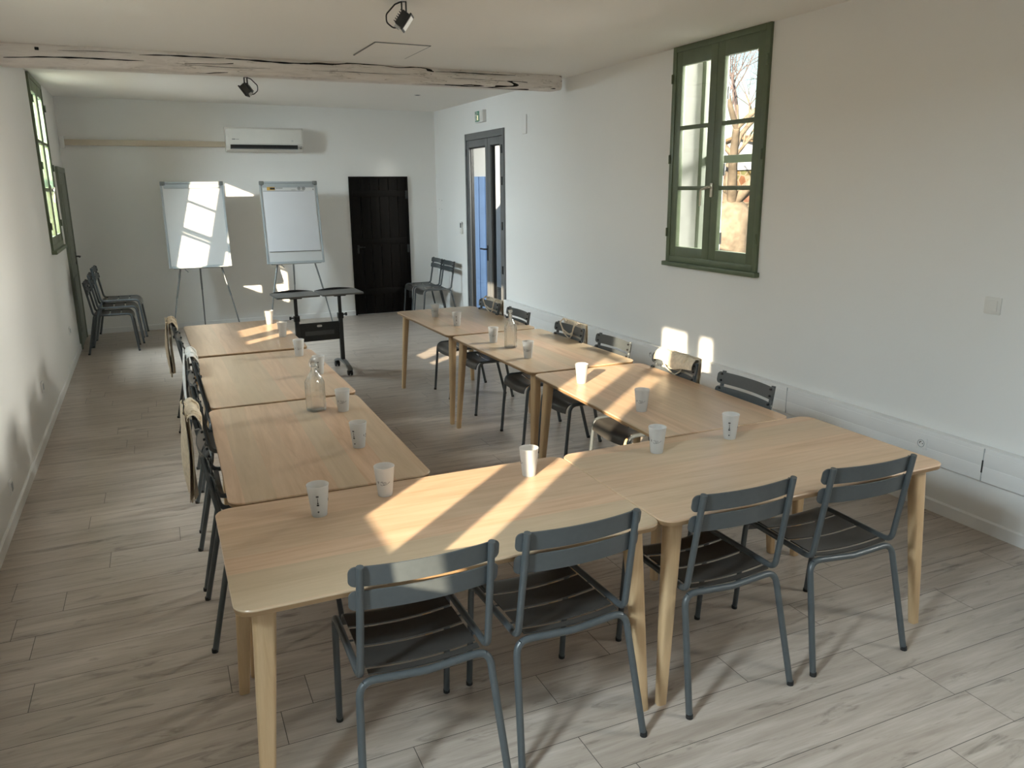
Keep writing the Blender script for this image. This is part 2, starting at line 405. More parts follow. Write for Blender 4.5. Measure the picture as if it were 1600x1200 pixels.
struct(MB().box(-1.5, 4.4, -4.7, 10.1, -.12, 0).build('floor', M_floor))
cb = MB()
ys = [-4.6, 3.0, 5.5, 9.9]
zl = [2.945, 2.945, 2.955, 3.03]; zr = [2.945, 2.945, 2.950, 2.985]
vsx = []
for y, a, b in zip(ys, zl, zr): vsx += [(-1.25, y, a), (4.2, y, b), (4.2, y, 3.13), (-1.25, y, 3.13)]
fs = []
for i in range(3):
    o_ = 4*i
    for k in range(4): fs.append((o_+k, o_+(k+1)%4, o_+4+(k+1)%4, o_+4+k))
fs += [(0,1,2,3), (12,13,14,15)]
struct(cb.add(vsx, fs).build('ceiling', M_ceil))

def board(name, M, u0_, u1_, h=.075, d=.013):
    b = MB(); b.add([(u0_,0,0),(u0_,-d,0),(u0_,-d,h-.008),(u0_,-d*.4,h),(u0_,0,h)]+[(u1_,0,0),(u1_,-d,0),(u1_,-d,h-.008),(u1_,-d*.4,h),(u1_,0,h)],
          [(0,1,2,3,4),(9,8,7,6,5)]+[(i,(i+1)%5,5+(i+1)%5,5+i) for i in range(5)])
    o = b.build(name, M_trim); o.matrix_world = M; return struct(o)
board('baseboard_left', ML, -4.25, 8.62)
board('baseboard_far', MF, -1.09, 2.56); 
board('trim_1', MF, 3.44, 3.90)
board('baseboard_right', MR, -7.07, 4.25)
board('trim_2', MR, -9.73, -8.42)

# ------------------------------------------------------------------ windows
def casement(name, M, u0_, u1_, z0, z1, hinges=True, lip=.02, out=.05):
    W = u1_-u0_
    root = bpy.data.objects.new(name, None); col.objects.link(root); root.matrix_world = M @ Matrix.Translation((u0_, 0, 0)); struct(root)
    fr = MB(); fw_ = .048
    for a in ((0,fw_,z0+.035,z1),(W-fw_,W,z0+.035,z1)): fr.box(a[0],a[1],-.022,.030,a[2],a[3],.004)
    fr.box(fw_,W-fw_,-.022,.030,z1-fw_,z1,.004); fr.box(fw_,W-fw_,-.022,.030,z0+.035,z0+.085,.004)
    fr.build('frame', M_green, root)
    MB().box(-lip, W+lip, -out, .05, z0, z0+.036, .006).build('sill', M_green, root)
    mid = W/2; ZB, ZT = z0+.07, z1-.035
    gz0, gz1 = z0+.165, z1-.155
    for s in (0, 1):
        a, c = (fw_-.006, mid-.001) if s == 0 else (mid+.001, W-fw_+.006)
        sb = MB(); st = .083
        ga, gc = a+st, c-st
        D0, D1 = -.016, .024
        sb.box(a, ga, D0, D1, ZB, ZT, .005); sb.box(gc, c, D0, D1, ZB, ZT, .005)
        sb.box(ga-.004, gc+.004, D0, D1, ZB, gz0, .005); sb.box(ga-.004, gc+.004, D0, D1, gz1, ZT, .005)
        so = sb.build('sash', M_green, root)
        H = (gz1-gz0); mb = MB()
        for k in (1, 2): zz = gz0+H*k/3; mb.box(ga-.004, gc+.004, D0+.005, D1-.004, zz-.016, zz+.016, .004)
        mb.build('glazing_bar', M_green, so)
        for k in range(3): MB().box(ga-.004, gc+.004, .001, .007, gz0+H*k/3+(.016 if k else -.004), gz0+H*(k+1)/3-(.016 if k < 2 else -.004)).build('pane', M_glass, so)
        if s == 0: first = so
    for u in (.012, W-.012):
        for z in ((.16, .5, .86) if hinges else ()):
            MB().tube([(u, -.03, z0+(z1-z0)*z-.035), (u, -.03, z0+(z1-z0)*z+.035)], .008, 10).build('hinge', M_green, root)
    hz = z0+.60
    h = MB().box(mid-.004, mid+.026, -.028, -.015, hz-.03, hz+.075, .004)
    h.tube(fillet([(mid+.010,-.026,hz+.045),(mid+.010,-.060,hz+.045),(mid-.075,-.060,hz+.025),(mid-.085,-.052,hz-.10)], [.012,.02], 4), .0085, 8)
    h.build('handle', M_brass, root)
    return root
casement('window_1', MR, RW[0], RW[1], WZ0, WZ1)
casement('window_2', ML, W3[0], W3[1], WZ0+.045, WZ1+.02)
casement('window_3', ML, W2[0], W2[1], WZ0, WZ1, lip=0, out=.024)
casement('window_4', ML, W1[0], W1[1], WZ0, WZ1)
casement('added_window', MR, .69, 1.81, WZ0, WZ1)  # unseen window, added to let fill light reach the left wall

# ------------------------------------------------------------------ doors
root = struct(bpy.data.objects.new('door_1', None)); col.objects.link(root); root.matrix_world = MF
b = MB(); n = 6; wd = (3.425-2.578)/n
for i in range(n): b.box(2.578+i*wd+.002, 2.578+(i+1)*wd-.002, -.022, .0, .012, 2.018, .004)
b.build('leaf', M_doorblk, root)
b = MB()
for z in (.35, 1.10, 1.80): b.box(2.60, 3.40, -.032, -.020, z-.045, z+.045, .004)
b.build('ledge', M_doorblk, root)
b = MB(); b.box(2.555, 2.580, -.03, 0, 0, 2.045, .004); b.box(3.423, 3.448, -.03, 0, 0, 2.045, .004); b.box(2.58, 3.423, -.03, 0, 2.016, 2.045, .004); b.build('frame', M_doorblk, root)
for z in (.28, .98, 1.78): MB().box(3.40, 3.435, -.040, -.024, z-.06, z+.06, .003).build('hinge', M_dark, root)
b = MB().box(2.63, 2.66, -.030, -.022, .93, 1.07, .003); b.tube([(2.645,-.026,1.02),(2.645,-.065,1.02),(2.74,-.068,1.02)], .008, 8); b.build('handle', M_dark, root)

root = struct(bpy.data.objects.new('door_2', None)); col.objects.link(root); root.matrix_world = MR
u0_, u1_, zt = GD[0], GD[1], 2.575
b = MB(); fwid = .05
b.box(u0_, u0_+fwid, -.02, .06, 0, zt, .003); b.box(u1_-fwid, u1_, -.02, .06, 0, zt, .003); b.box(u0_+fwid, u1_-fwid, -.02, .06, zt-.085, zt, .003); b.box(u0_+fwid, u1_-fwid, -.01, .06, 0, .02)
b.build('frame', M_alu, root)
split = -7.60
for a, c, nm in ((u0_+fwid+.004, split-.003, 'left'), (split+.003, u1_-fwid-.004, 'right')):
    st = .085; b = MB(); ZT = zt-.09; Y0, Y1 = -.012, .058
    b.box(a, a+st, Y0, Y1, .024, ZT, .004); b.box(c-st, c, Y0, Y1, .024, ZT, .004); b.box(a+st-.002, c-st+.002, Y0, Y1, .024, .17, .004); b.box(a+st-.002, c-st+.002, Y0, Y1, ZT-.09, ZT, .004)
    lo = b.build('leaf', M_alu, root)
    b = MB()
    for q in ((a+st, a+st+.012), (c-st-.012, c-st)): b.box(q[0], q[1], .012, .05, .17, ZT-.09)
    b.box(a+st, c-st, .012, .05, ZT-.105, ZT-.09); b.build('glazing_gasket', M_black, lo)
    MB().box(a+st, c-st, .026, .034, .17, ZT-.09).build('pane', M_glass, lo)
    if nm == 'left':
        b = MB().box(c-.055, c-.025, -.022, -.010, .93, 1.13, .003); b.tube(fillet([(c-.04,-.018,1.08),(c-.04,-.062,1.08),(c-.17,-.062,1.08)], .012, 4), .010, 8); b.build('handle', M_black, lo)
        MB().lathe([(.011,0),(.011,.006)], 12).xf(Matrix.Translation((c-.04,-.012,.99)) @ Matrix.Rotation(PI/2,4,'X')).build('lock', M_black, lo)
for z in (.30, .85, 1.40, 1.95, 2.33):
    MB().tube([(u1_-fwid+.002, -.024, z-.05), (u1_-fwid+.002, -.024, z+.05)], .012, 10).build('hinge', M_black, root)
for z in (.30, .85, 1.40, 1.95, 2.33):
    MB().tube([(u0_+fwid-.002, -.022, z-.045), (u0_+fwid-.002, -.022, z+.045)], .009, 10).build('hinge', M_alu, root)

root = struct(bpy.data.objects.new('door_3', None)); col.objects.link(root); root.matrix_world = ML
a, c = 8.66, 9.50
b = MB(); b.box(a-.06, a, -.03, 0, 0, 2.15, .004); b.box(c, c+.06, -.03, 0, 0, 2.15, .004); b.box(a, c, -.03, 0, 2.09, 2.15, .004); b.build('frame', M_greend, root)
MB().box(a+.003, c-.003, -.020, 0, .008, 2.087, .003).build('leaf', M_greend, root)
b = MB()
for z0, z1 in ((.18,.85),(1.0,1.95)): b.box(a+.13, c-.13, -.027, -.019, z0, z1, .004)
b.build('raised_panel', M_greend, root)
b = MB().box(c-.07, c-.03, -.028, -.019, .96, 1.12, .003); b.tube(fillet([(c-.05,-.022,1.06),(c-.05,-.075,1.06),(c-.17,-.075,1.06)], .012, 4), .010, 8); b.build('handle', M_dark, root)

# ------------------------------------------------------------------ beam
b = MB(); rg = []; n = 16; NX = 60
for i in range(NX+1):
    t = i/NX; x = -1.03 + t*(3.80+1.03); yc = 5.345 + .115*t; s_ = 1 - .10*t
    if t > .985: s_ *= .86
    ring = []
    for k in range(n):
        a = 2*PI*k/n; ca, sa = math.cos(a), math.sin(a)
        py = math.copysign(abs(ca)**.55, ca)*.105; pz = math.copysign(abs(sa)**.6, sa)*.095
        j = .003*math.sin(7*t*3+2*k) + .002*math.sin(23*t+1.3*k)
        ring.append((x, yc+(py+math.copysign(j, py))*s_, 2.885+.012*t + (pz + j*.6)*s_ + .006*math.sin(5*t)))
    rg.append(ring)
bm_ = b.rings(rg).build('ceiling_beam', M_beam)
tag(bm_, 'whitewashed cracked old timber beam crossing under the white ceiling', 'beam'); struct(bm_)
def shake(pts, th):   # one long dark drying crack in the beam's face
    p = MB(); n_ = 24; top, bot = [], []
    for i in range(n_+1):
        q = i/n_*(len(pts)-1); a = min(int(q), len(pts)-2); f = q-a
        x = pts[a][0]*(1-f)+pts[a+1][0]*f; z = pts[a][1]*(1-f)+pts[a+1][1]*f + .0018*math.sin(9*x+z0_)
        t = (x+1.03)/4.83; y = 5.345+.115*t-.105*(1-.1*t)-.0045
        h = th*(.25+.75*math.sin(PI*i/n_)**.8)*(.75+.25*math.sin(31*x)); top.append((x, y, z+h)); bot.append((x, y, z-h))
    p.rings([[a_, b_, (b_[0], b_[1]+.008, b_[2]), (a_[0], a_[1]+.008, a_[2])] for a_, b_ in zip(top, bot)]).build('drying_crack', M_void, bm_)
for z0_, pts, th_ in ((0, [(-.995,2.845),(-.764,2.862),(-.549,2.866),(-.283,2.872),(-.03,2.874)], .0065), (1, [(-.061,2.915),(.142,2.924),(.385,2.929),(.584,2.930)], .006),
                 (2, [(.593,2.925),(.839,2.925),(1.103,2.920),(1.489,2.925)], .008), (3, [(2.444,2.919),(2.766,2.924),(3.271,2.926)], .004), (4, [(-.629,2.918),(-.366,2.924),(-.116,2.926)], .0018),
                 (5, [(.25,2.86),(.6,2.858),(.95,2.866)], .0016), (6, [(1.3,2.87),(1.75,2.874),(2.2,2.88)], .0016), (7, [(2.6,2.872),(3.0,2.868),(3.4,2.874)], .0014)):
    shake(pts, th_)
MB().box(-.782, -.754, 5.230, 5.242, 2.908, 2.930, .004).build('knot_hole', M_void, bm_)

# ------------------------------------------------------------------ tables
TL, TW, TH_ = 1.40, .787, .74
def make_table():
    root = thing('meeting_table', '', 'table')
    t = MB()
    def ring(ins, z, r): return [(x, y, z) for x, y in rrect(ins, TL-ins, ins, TW-ins, r, 7)]
    t.rings([ring(.001, TH_-.006, .057), ring(.0004, TH_-.003, .0576), ring(.003, TH_, .055)])
    top = t.build('tabletop', M_top, root, ang=25)
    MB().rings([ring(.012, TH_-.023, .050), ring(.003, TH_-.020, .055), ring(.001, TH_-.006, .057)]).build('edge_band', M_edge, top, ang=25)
    for sx in (0, 1):
        for sy in (0, 1):
            dx, dy = (1, -1)[sx], (1, -1)[sy]; cx, cy = sx*TL, sy*TW
            l = MB(); rg = []
            for t_ in (0, .15, .5, .85, 1):
                z = (TH_-.020)*(1-t_); ix = .085-.047*t_; iy = .075-.040*t_; hx = .034-.015*t_; hy = .027-.011*t_
                px, py = cx+dx*ix, cy+dy*iy
                rg.append([(x, y, z) for x, y in rrect(px-hx, px+hx, py-hy, py+hy, min(hx,hy)*.62, 4)])
            l.rings(rg); lo = l.build('leg', M_leg, root, ang=50)
    s_ = MB(); s_.box(.10, TL-.10, .075, .11, TH_-.055, TH_-.021, .003); s_.box(.10, TL-.10, TW-.11, TW-.075, TH_-.055, TH_-.021, .003); s_.build('underframe', M_leg, root)
    return root
TG = 'oak tables set in a horseshoe'
tabs = [ # x, y, rot of near-left corner ; long axis along x (B) or y (L, R)
 ('B', 0, 0, 0, 'pale oak table nearest the camera, long side beside the two chairs under the sun streaks'),
 ('B', 1.4035, .0006, .0031, 'pale oak table at the near corner of the horseshoe, beside the white wall trunking'),
 ('V', .0525, .8123, -.0089, 'oak table in the row along the bag-hung chairs, butting the near table'),
 ('V', .0801, 2.24, .0117, 'oak table in the middle of the row with the swing-top bottle'),
 ('V', .0629, 3.7155, .0197, 'oak table with two thin sun streaks, at the flip chart end of its row'),
 ('V', 1.9226, .8080, -.0200, 'oak table crossed by two broad sun bands, beside the wall below the green window'),
 ('V', 1.9570, 2.2361, .0230, 'oak table with the round clear bottle, middle of the row by the trunking wall'),
 ('V', 1.9167, 3.6847, .0153, 'oak table at the glass door end of the row, two cups on it')]
proto = make_table()
for i, (k, x, y, a, lb) in enumerate(tabs):
    o = proto if i == 0 else dup(proto)
    if k == 'B': o.location = (x, y, 0); o.rotation_euler = (0, 0, a)
    else:
        o.location = (x + TW*math.cos(a), y + TW*math.sin(a), 0); o.rotation_euler = (0, 0, a + PI/2)
    o['label'] = lb; o['group'] = TG

# ------------------------------------------------------------------ chairs (local: front = +y, origin on the floor)
def make_chair():
    root = thing('metal_chair', '', 'chair')
    R = .0118
    for s in (-1, 1):
        pts = fillet([(s*.198,-.236,.842),(s*.203,-.172,.452),(s*.203,.225,.452),(s*.203,.268,0)], [.045,.055], 8)
        i0 = 1+8+1+0; 
        # post + seat rail, then the front leg
        k = 1+9+5
        MB().tube(pts[:10], R, 10).build('back_post', M_chair, root)
        MB().tube(pts[9:k], R, 10).build('seat_rail', M_chair, root)
        lg = MB().tube(pts[k-1:], R, 10).build('leg', M_chair, root)
        MB().lathe([(.0125,0),(.0128,.012),(.012,.016)], 12, (s*.203,.268,0)).build('foot_cap', M_rubber, lg)
    pr_ = fillet([(-.235,-.268,0),(-.208,-.170,.438),(-.10,-.174,.432),(0,-.178,.427),(.10,-.174,.432),(.208,-.170,.438),(.235,-.268,0)], [.05,.2,.2,.2,.05], 7)
    m0 = 1+4; m1 = len(pr_)-1-4
    for s, q in ((-1, pr_[:m0+1]), (1, pr_[m1-1:])):
        lg = MB().tube(q, R+.0006, 10).build('leg', M_chair, root)
        MB().lathe([(.0130,0),(.0132,.012),(.0124,.016)], 12, (s*.235,-.268,0)).build('foot_cap', M_rubber, lg)
    MB().tube(pr_[m0:m1], R+.0006, 10).build('rear_rail', M_chair, root)
    w_ = .178
    for y0, y1 in ((-.166,-.142),(-.126,-.020),(-.004,.102)):
        MB().sheet(lambda s, t: ((s*2-1)*w_, y0+(y1-y0)*t, .454-.013*(1-(s*2-1)**2)), 10, 4, .005).build('seat_slat', M_seat, root)
    def front(s, t):
        x = (s*2-1)*w_; L = .074; q = t*(L+.095)
        if q < L: y, z = .118+q, .454
        else:
            a = (q-L)/.055; a2 = min(a, 1.35); y = .118+L+.055*math.sin(a2); z = .454-.055*(1-math.cos(a2))
            if a > 1.35: y += (a-1.35)*.055*math.cos(1.35); z -= (a-1.35)*.055*math.sin(1.35)
        return (x, y, z-.013*(1-(s*2-1)**2))
    MB().sheet(front, 10, 14, .005).build('seat_slat', M_seat, root)
    cl = MB()
    for y in (-.075, .05):
        cl.tube([(-.198,y,.446),(-.1,y,.436),(0,y,.433),(.1,y,.436),(.198,y,.446)], .004, 6)
    cl.build('seat_support', M_chair, root)
    d = (Vector((0,-.236,.842))-Vector((0,-.172,.452))).normalized()
    for zc in (.804, .722):
        f_ = lambda s, t: (lambda x, q: Vector((x, -.236+.018-.030*(1-(x/.229)**2), .842)) + d*(q))((s*2-1)*.229, (zc-.842)+(t-.5)*.066)
        # rounded slat corners
        def g_(s, t):
            s2 = math.sin(PI*(s-.5)); t2 = t*2-1; e = max(0, (abs(s2)-.91)/.09); k = 1-.62*(1-math.sqrt(max(0, 1-e*e)))
            return f_(.5+s2/2, .5+t2*.5*k)
        sl_ = MB().sheet(g_, 40, 5, .005).build('back_slat', M_chair, root)
        c2 = MB()
        for s in (-1, 1):
            for o_ in (-.018, .018):
                p = Vector((s*(.203-.005*(zc+o_-.452)/.39), -.236, .842)) + d*(zc-.842+o_); c2.tube([p, p+Vector((0,.022,.005))], .006, 8)
        c2.build('slat_bracket', M_black, sl_)
    return root
CG_N, CG_L, CG_R = 'chairs on the open near side of the tables', 'chairs along the left wall side', 'chairs along the trunking wall'
chairs = []
def V(x, y, face, label, group, rz=0): chairs.append((x, y, face+rz, label, group))
for x, y, rz, lb in ((.535,.165,-.01,'grey slatted metal chair with sunlit back slats, at the end of the near table'),
                     (1.045,.175,.02,'grey metal chair between the sunlit-backed chair and the round table leg'),
                     (1.722,.190,.0,'grey metal chair beside the doubled table legs at the table joint'),
                     (2.325,.185,-.045,'grey metal chair at the wall end of the near tables')):
    V(x, y, 0, lb, CG_N, rz)
rx = .265
for yc, fx, lb in ((4.66,-.075,'dark metal chair with cream tote bag, at the flip chart end of the left row'),
               (4.05,-.055,'dark metal chair without bag, second from the flip charts in the left row'),
               (3.24,.010,'dark metal chair hung with the whitish tangled bag straps in the left row'),
               (2.595,-.027,'dark metal chair without bag, across from the swing-top bottle in the left row'),
               (1.885,-.044,'dark metal chair under the crumpled white-topped bag in the left row'),
               (1.32,-.042,'dark metal chair without bag, nearest the near table corner in the left row')):
    V(fx+rx, yc, -PI/2, lb, CG_L)
for yc, fx, lb in ((4.665,2.725,'metal chair with draped bag in front of the glass door leaf'),
               (4.065,2.745,'metal chair whose back shows behind the round clear bottle'),
               (3.17,2.770,'metal chair with a beige bag strap, third from the glass door'),
               (2.575,2.800,'metal chair with half of its back in white sun'),
               (1.835,2.790,'metal chair with cream bag below the two bright patches on the wall'),
               (1.215,2.815,'bare grey metal chair nearest the table corner in the row by the trunking')):
    V(fx-rx, yc, PI/2, lb, CG_R, .015 if yc > 4.5 else 0)
SG = 'chairs stacked in the far left corner'
ST = [(0,0,0,0,'lowest chair of the stack by the grey-green door'), (.055,.0,.083,.02,'middle chair of the stack by the grey-green door'), (.105,.01,.160,-.03,'topmost chair of the stack by the grey-green door')]
cp = make_chair()
allc = [(x, y, 0, a, lb, g) for x, y, a, lb, g in chairs]
allc += [(-.69+dx, 8.42+dy, dz, -PI/2+rz, lb, SG) for dx, dy, dz, rz, lb in ST]
allc += [(3.545, 9.38, 0, PI/2, 'grey metal chair in the far corner beside the black door', 'chairs parked by the glass door'),
         (3.545, 8.86, 0, PI/2+.03, 'grey metal chair parked between the corner chair and the glass door', 'chairs parked by the glass door')]
for i, (x, y, z, a, lb, g) in enumerate(allc):
    o = cp if i == 0 else dup(cp)
    o.location = (x, y, z); o.rotation_euler = (0, 0, a); o['label'] = lb; o['group'] = g

# ------------------------------------------------------------------ tote bags on chair backs
def make_bag(seed, cream=True, x0=-.20, x1=.14, drop=.40, cover=False):
    rnd = random.Random(seed); root = thing('tote_bag', '', 'bag')
    ph = [rnd.uniform(0, 6) for _ in range(6)]
    def shape(layer):
        def f(s, t):
            x = x0+(x1-x0)*s + .012*math.sin(9*t+ph[0])*(t)
            bulge = (.004+.014*math.sin(PI*min(1, t*1.05))*math.sin(PI*s))*layer
            fold = .008*math.sin(11*s+ph[1]+2*t)+.007*math.sin(19*s+ph[2]-3*t)
            z = .862-drop*t + .010*math.sin(6*s+ph[3])*t; y = -.268-.004*t+fold*(.4+.6*t)-bulge - (.010*layer)
            return (x, y, z)
        return f
    b = MB(); b.sheet(shape(1), 14, 18, .002); b.sheet(shape(-.3), 14, 18, .002)
    b.build('bag_body', M_canvas if cream else M_canvasw, root)
    if cover:
        def tp(s, t):
            x = x0-.01+(x1-x0+.02)*s; a = PI*(t*1.15-.1)
            fr = max(0, t-.55)/.45
            return (x, -.238-.034*math.cos(a)*(1+.1*math.sin(8*s+ph[4])), .843+.022*math.sin(a)+.004*math.sin(13*s+ph[5])-(.020+cover*.03+.014*math.sin(7*s+ph[0]))*fr)
        MB().sheet(tp, 22, 14, .003).build('folded_top', M_canvasw if not cream else M_canvas, root)
    for k, (ya, dz) in enumerate(((-.32, 0), (-.30, .012))):
        xa, xb = x0+.07+.01*k, x1-.06-.01*k
        pts = [(xa,ya+.05,.85),(xa-.01,-.240,.868+dz),(xa-.015,-.205,.850),(xa+.03,-.213,.792-dz*2),((xa+xb)/2,-.228,.765-dz*3),(xb-.03,-.213,.792-dz*2),(xb+.015,-.205,.850),(xb+.01,-.240,.868+dz),(xb,ya+.05,.85)]
        MB().tube(fillet(pts, .04, 4), .0045, 6).build('handle', M_canvas if cream else M_canvasw, root)
    lp = [(x0+.06,-.280,.870-drop),(x0+.10,-.285,.830-drop),((x0+x1)/2,-.282,.815-drop),(x1-.09,-.285,.835-drop),(x1-.05,-.280,.875-drop)]
    MB().tube(fillet(lp, .05, 4), .006, 6).build('strap', M_canvas if cream else M_canvasw, root)
    return root
BG1, BG2 = 'bags on the left row of chairs', 'bags on the chairs by the trunking'
def hang(bag, ci, label, group):
    x, y, z, a, _, _ = allc[ci]; bag.location = (x, y, z); bag.rotation_euler = (0, 0, a); bag['label'] = label; bag['group'] = group
hang(make_bag(1, True, -.22, .10, .42, True), 4, 'cream tote bag over the chair back nearest the flip charts', BG1)
hang(make_bag(2, False, -.20, .12, .40, True), 6, 'whitish bag with tangled straps, middle bag of the left row', BG1)
hang(make_bag(3, True, -.12, .21, .42, True), 8, 'beige bag with crumpled top, nearest bag of the left row', BG1)
hang(make_bag(4, True, -.20, .17, .40, False), 10, 'beige bag draped over the chair back before the glass door', BG2)
hang(make_bag(5, True, -.16, .18, .40, False), 12, 'beige bag over the chair back behind the round bottle table joint', BG2)
hang(make_bag(6, True, -.18, .19, .40, True), 14, 'cream bag over the chair back under the bright wall patches', BG2)

# ------------------------------------------------------------------ cups
def cup_r(z): return .0268+(.0388-.0268)*z/.116
def curved(b, pts, a0, wid=.0016):
    """a stroke painted on the cup wall: pts are (degrees, height)"""
    b.tube([((cup_r(z)+.0002)*math.cos(a0+math.radians(d)), (cup_r(z)+.0002)*math.sin(a0+math.radians(d)), z) for d, z in pts], wid, 5)
def make_cup():
    root = thing('reusable_cup', '', 'cup')
    o = [(0.0,.002),(.0255,.002),(.0268,.0)]; 
    prof = [(.0001,.0),(.0262,.0)]+[(cup_r(z), z) for z in (.003,.04,.08,.112)]+[(.0392,.1135),(.0394,.1155),(.0384,.1165),(.0374,.1155)]+[(cup_r(z)-.0013, z) for z in (.11,.08,.04,.004)]+[(.0001,.003)]
    MB().lathe(prof, 32).build('cup_wall', M_cup, root)
    p = MB()
    for z in (.083, .080): curved(p, [(-8,z),(7,z)], 0, .0013)
    curved(p, [(0,.075),(1,.055)], 0, .0009); curved(p, [(-3,.0555),(4,.0555)], 0, .0022); curved(p, [(-7,.047),(7,.047)], 0, .0014); curved(p, [(-7,.0495),(7,.0495)], 0, .0014)
    curved(p, [(-5,.0235),(0,.0195),(5,.0235)], 0, .0015); curved(p, [(-4,.0235),(4,.0235)], 0, .0013)
    p.build('scale_print', M_ink, root)
    q = MB(); a = math.radians(118)
    curved(q, [(-38,.062),(-35,.054),(-31,.062),(-38,.0635)], a, .0009)
    curved(q, [(-20,.052),(-10,.048),(2,.050),(12,.055),(20,.058),(14,.062),(6,.060),(0,.055),(4,.049),(18,.051),(34,.057),(44,.061)], a, .0008)
    curved(q, [(-16,.060),(-8,.064),(0,.062),(-6,.057)], a, .0008)
    q.build('logo_print', M_inkg, root)
    return root
cups = [(.722,4.906,'B','white frosted cup in the sun streak, farthest of the left row'),(.737,4.227,'B','frosted cup beside the lower thin sun streak of the left row'),
 (.733,3.417,'G','frosted cup with logo next to the swing-top bottle, toward the tray stand'),(.754,2.80,'S','frosted cup standing behind the swing-top bottle'),
 (.708,1.890,'G','frosted cup with logo just beside the swing-top bottle'),(.645,1.274,'S','frosted cup with scale print between the bottle and the near table'),
 (.602,.668,'G','frosted cup with logo at the tip of the sun band on the near table'),(.340,.584,'S','frosted cup with scale print, closest of all to the near corner'),
 (1.182,.626,'B','blank frosted cup standing in the sun band of the near table'),(1.803,.641,'G','frosted cup with looping logo at the corner table edge'),
 (2.215,.662,'S','frosted cup with scale print casting a long reflection on the corner table'),(2.102,1.218,'G','pinkish frosted cup at the shadow edge beside the sun bands'),
 (2.115,1.877,'B','bright sunlit cup throwing a long shadow on the table'),(2.133,2.656,'G','frosted cup with logo on the near side of the round bottle'),
 (2.133,3.266,'G','frosted cup with small logo on the far side of the round bottle'),(2.142,4.08,'S','frosted cup with scale print, second from the glass door end'),
 (2.130,4.617,'G','frosted cup at the glass door end of the row')]
c0 = make_cup()
for i, (x, y, k, lb) in enumerate(cups):
    o = c0 if i == 0 else dup(c0)
    ca = math.atan2(CY-y, CX-x)
    rz = {'S': ca-.10, 'G': ca-math.radians(128), 'B': ca+math.radians(150)}[k]
    if lb.startswith('frosted cup with scale print between'): rz = ca-.65
    o.location = (x, y, TH_); o.rotation_euler = (0, 0, rz); o['label'] = lb; o['group'] = 'frosted cups on the tables'

# ------------------------------------------------------------------ bottles
def sq(r, z, k=.55):   # rounded square ring
    return [(x, y, z) for x, y in rrect(-r, r, -r, r, r*k, 5)]
bo = thing('swing_top_bottle', 'square clear glass bottle with wire swing stopper on the left table row', 'bottle', (.583,1.965,TH_), .35)
b = MB(); H_ = [(.037,0,.5),(.0425,.004,.5),(.0435,.02,.5),(.0435,.152,.5),(.0415,.163,.6),(.030,.190,.85),(.017,.213,1),(.0135,.222,1),(.0130,.245,1),(.0155,.250,1),(.0155,.258,1),(.011,.260,1),(.0095,.225,1),(.014,.212,1),(.027,.189,.85),(.0385,.161,.6),(.0405,.150,.5),(.0405,.02,.5),(.0385,.010,.5)]
b.rings([sq(r, z, min(k, .999)) for r, z, k in H_]).build('glass_body', M_bottle, bo)
MB().lathe([(.011,.257),(.0135,.262),(.0135,.272),(.010,.280),(.004,.282)], 16).build('stopper', M_steel, bo)
MB().tube(fillet([(-.017,0,.236),(-.022,.004,.252),(-.017,0,.275),(0,0,.284),(.017,0,.275),(.022,.004,.252),(.017,0,.236)], .01, 3), .0016, 6).build('wire_bail', M_steel, bo)
MB().tube([(.0175*math.cos(t*PI/8), .0175*math.sin(t*PI/8), .236) for t in range(17)], .0018, 6).build('wire_collar', M_steel, bo)
bo = thing('round_bottle', 'round clear glass bottle with glass stopper on the trunking-side table row', 'bottle', (2.172,3.035,TH_), 0)
prof = [(.0001,0),(.040,0),(.0455,.004),(.046,.02),(.0455,.150),(.042,.168),(.030,.190),(.018,.208),(.0135,.222),(.0125,.240),(.0165,.243),(.0165,.250),(.012,.252),(.010,.240),(.011,.222),(.015,.207),(.027,.189),(.040,.166),(.0425,.150),(.043,.02),(.040,.008),(.0001,.008)]
MB().lathe(prof, 28).build('glass_body', M_bottle, bo)
MB().lathe([(.0001,.246),(.008,.246),(.010,.253),(.009,.258),(.0155,.262),(.0165,.268),(.013,.273),(.0001,.274)], 20).build('stopper', M_bottle, bo)

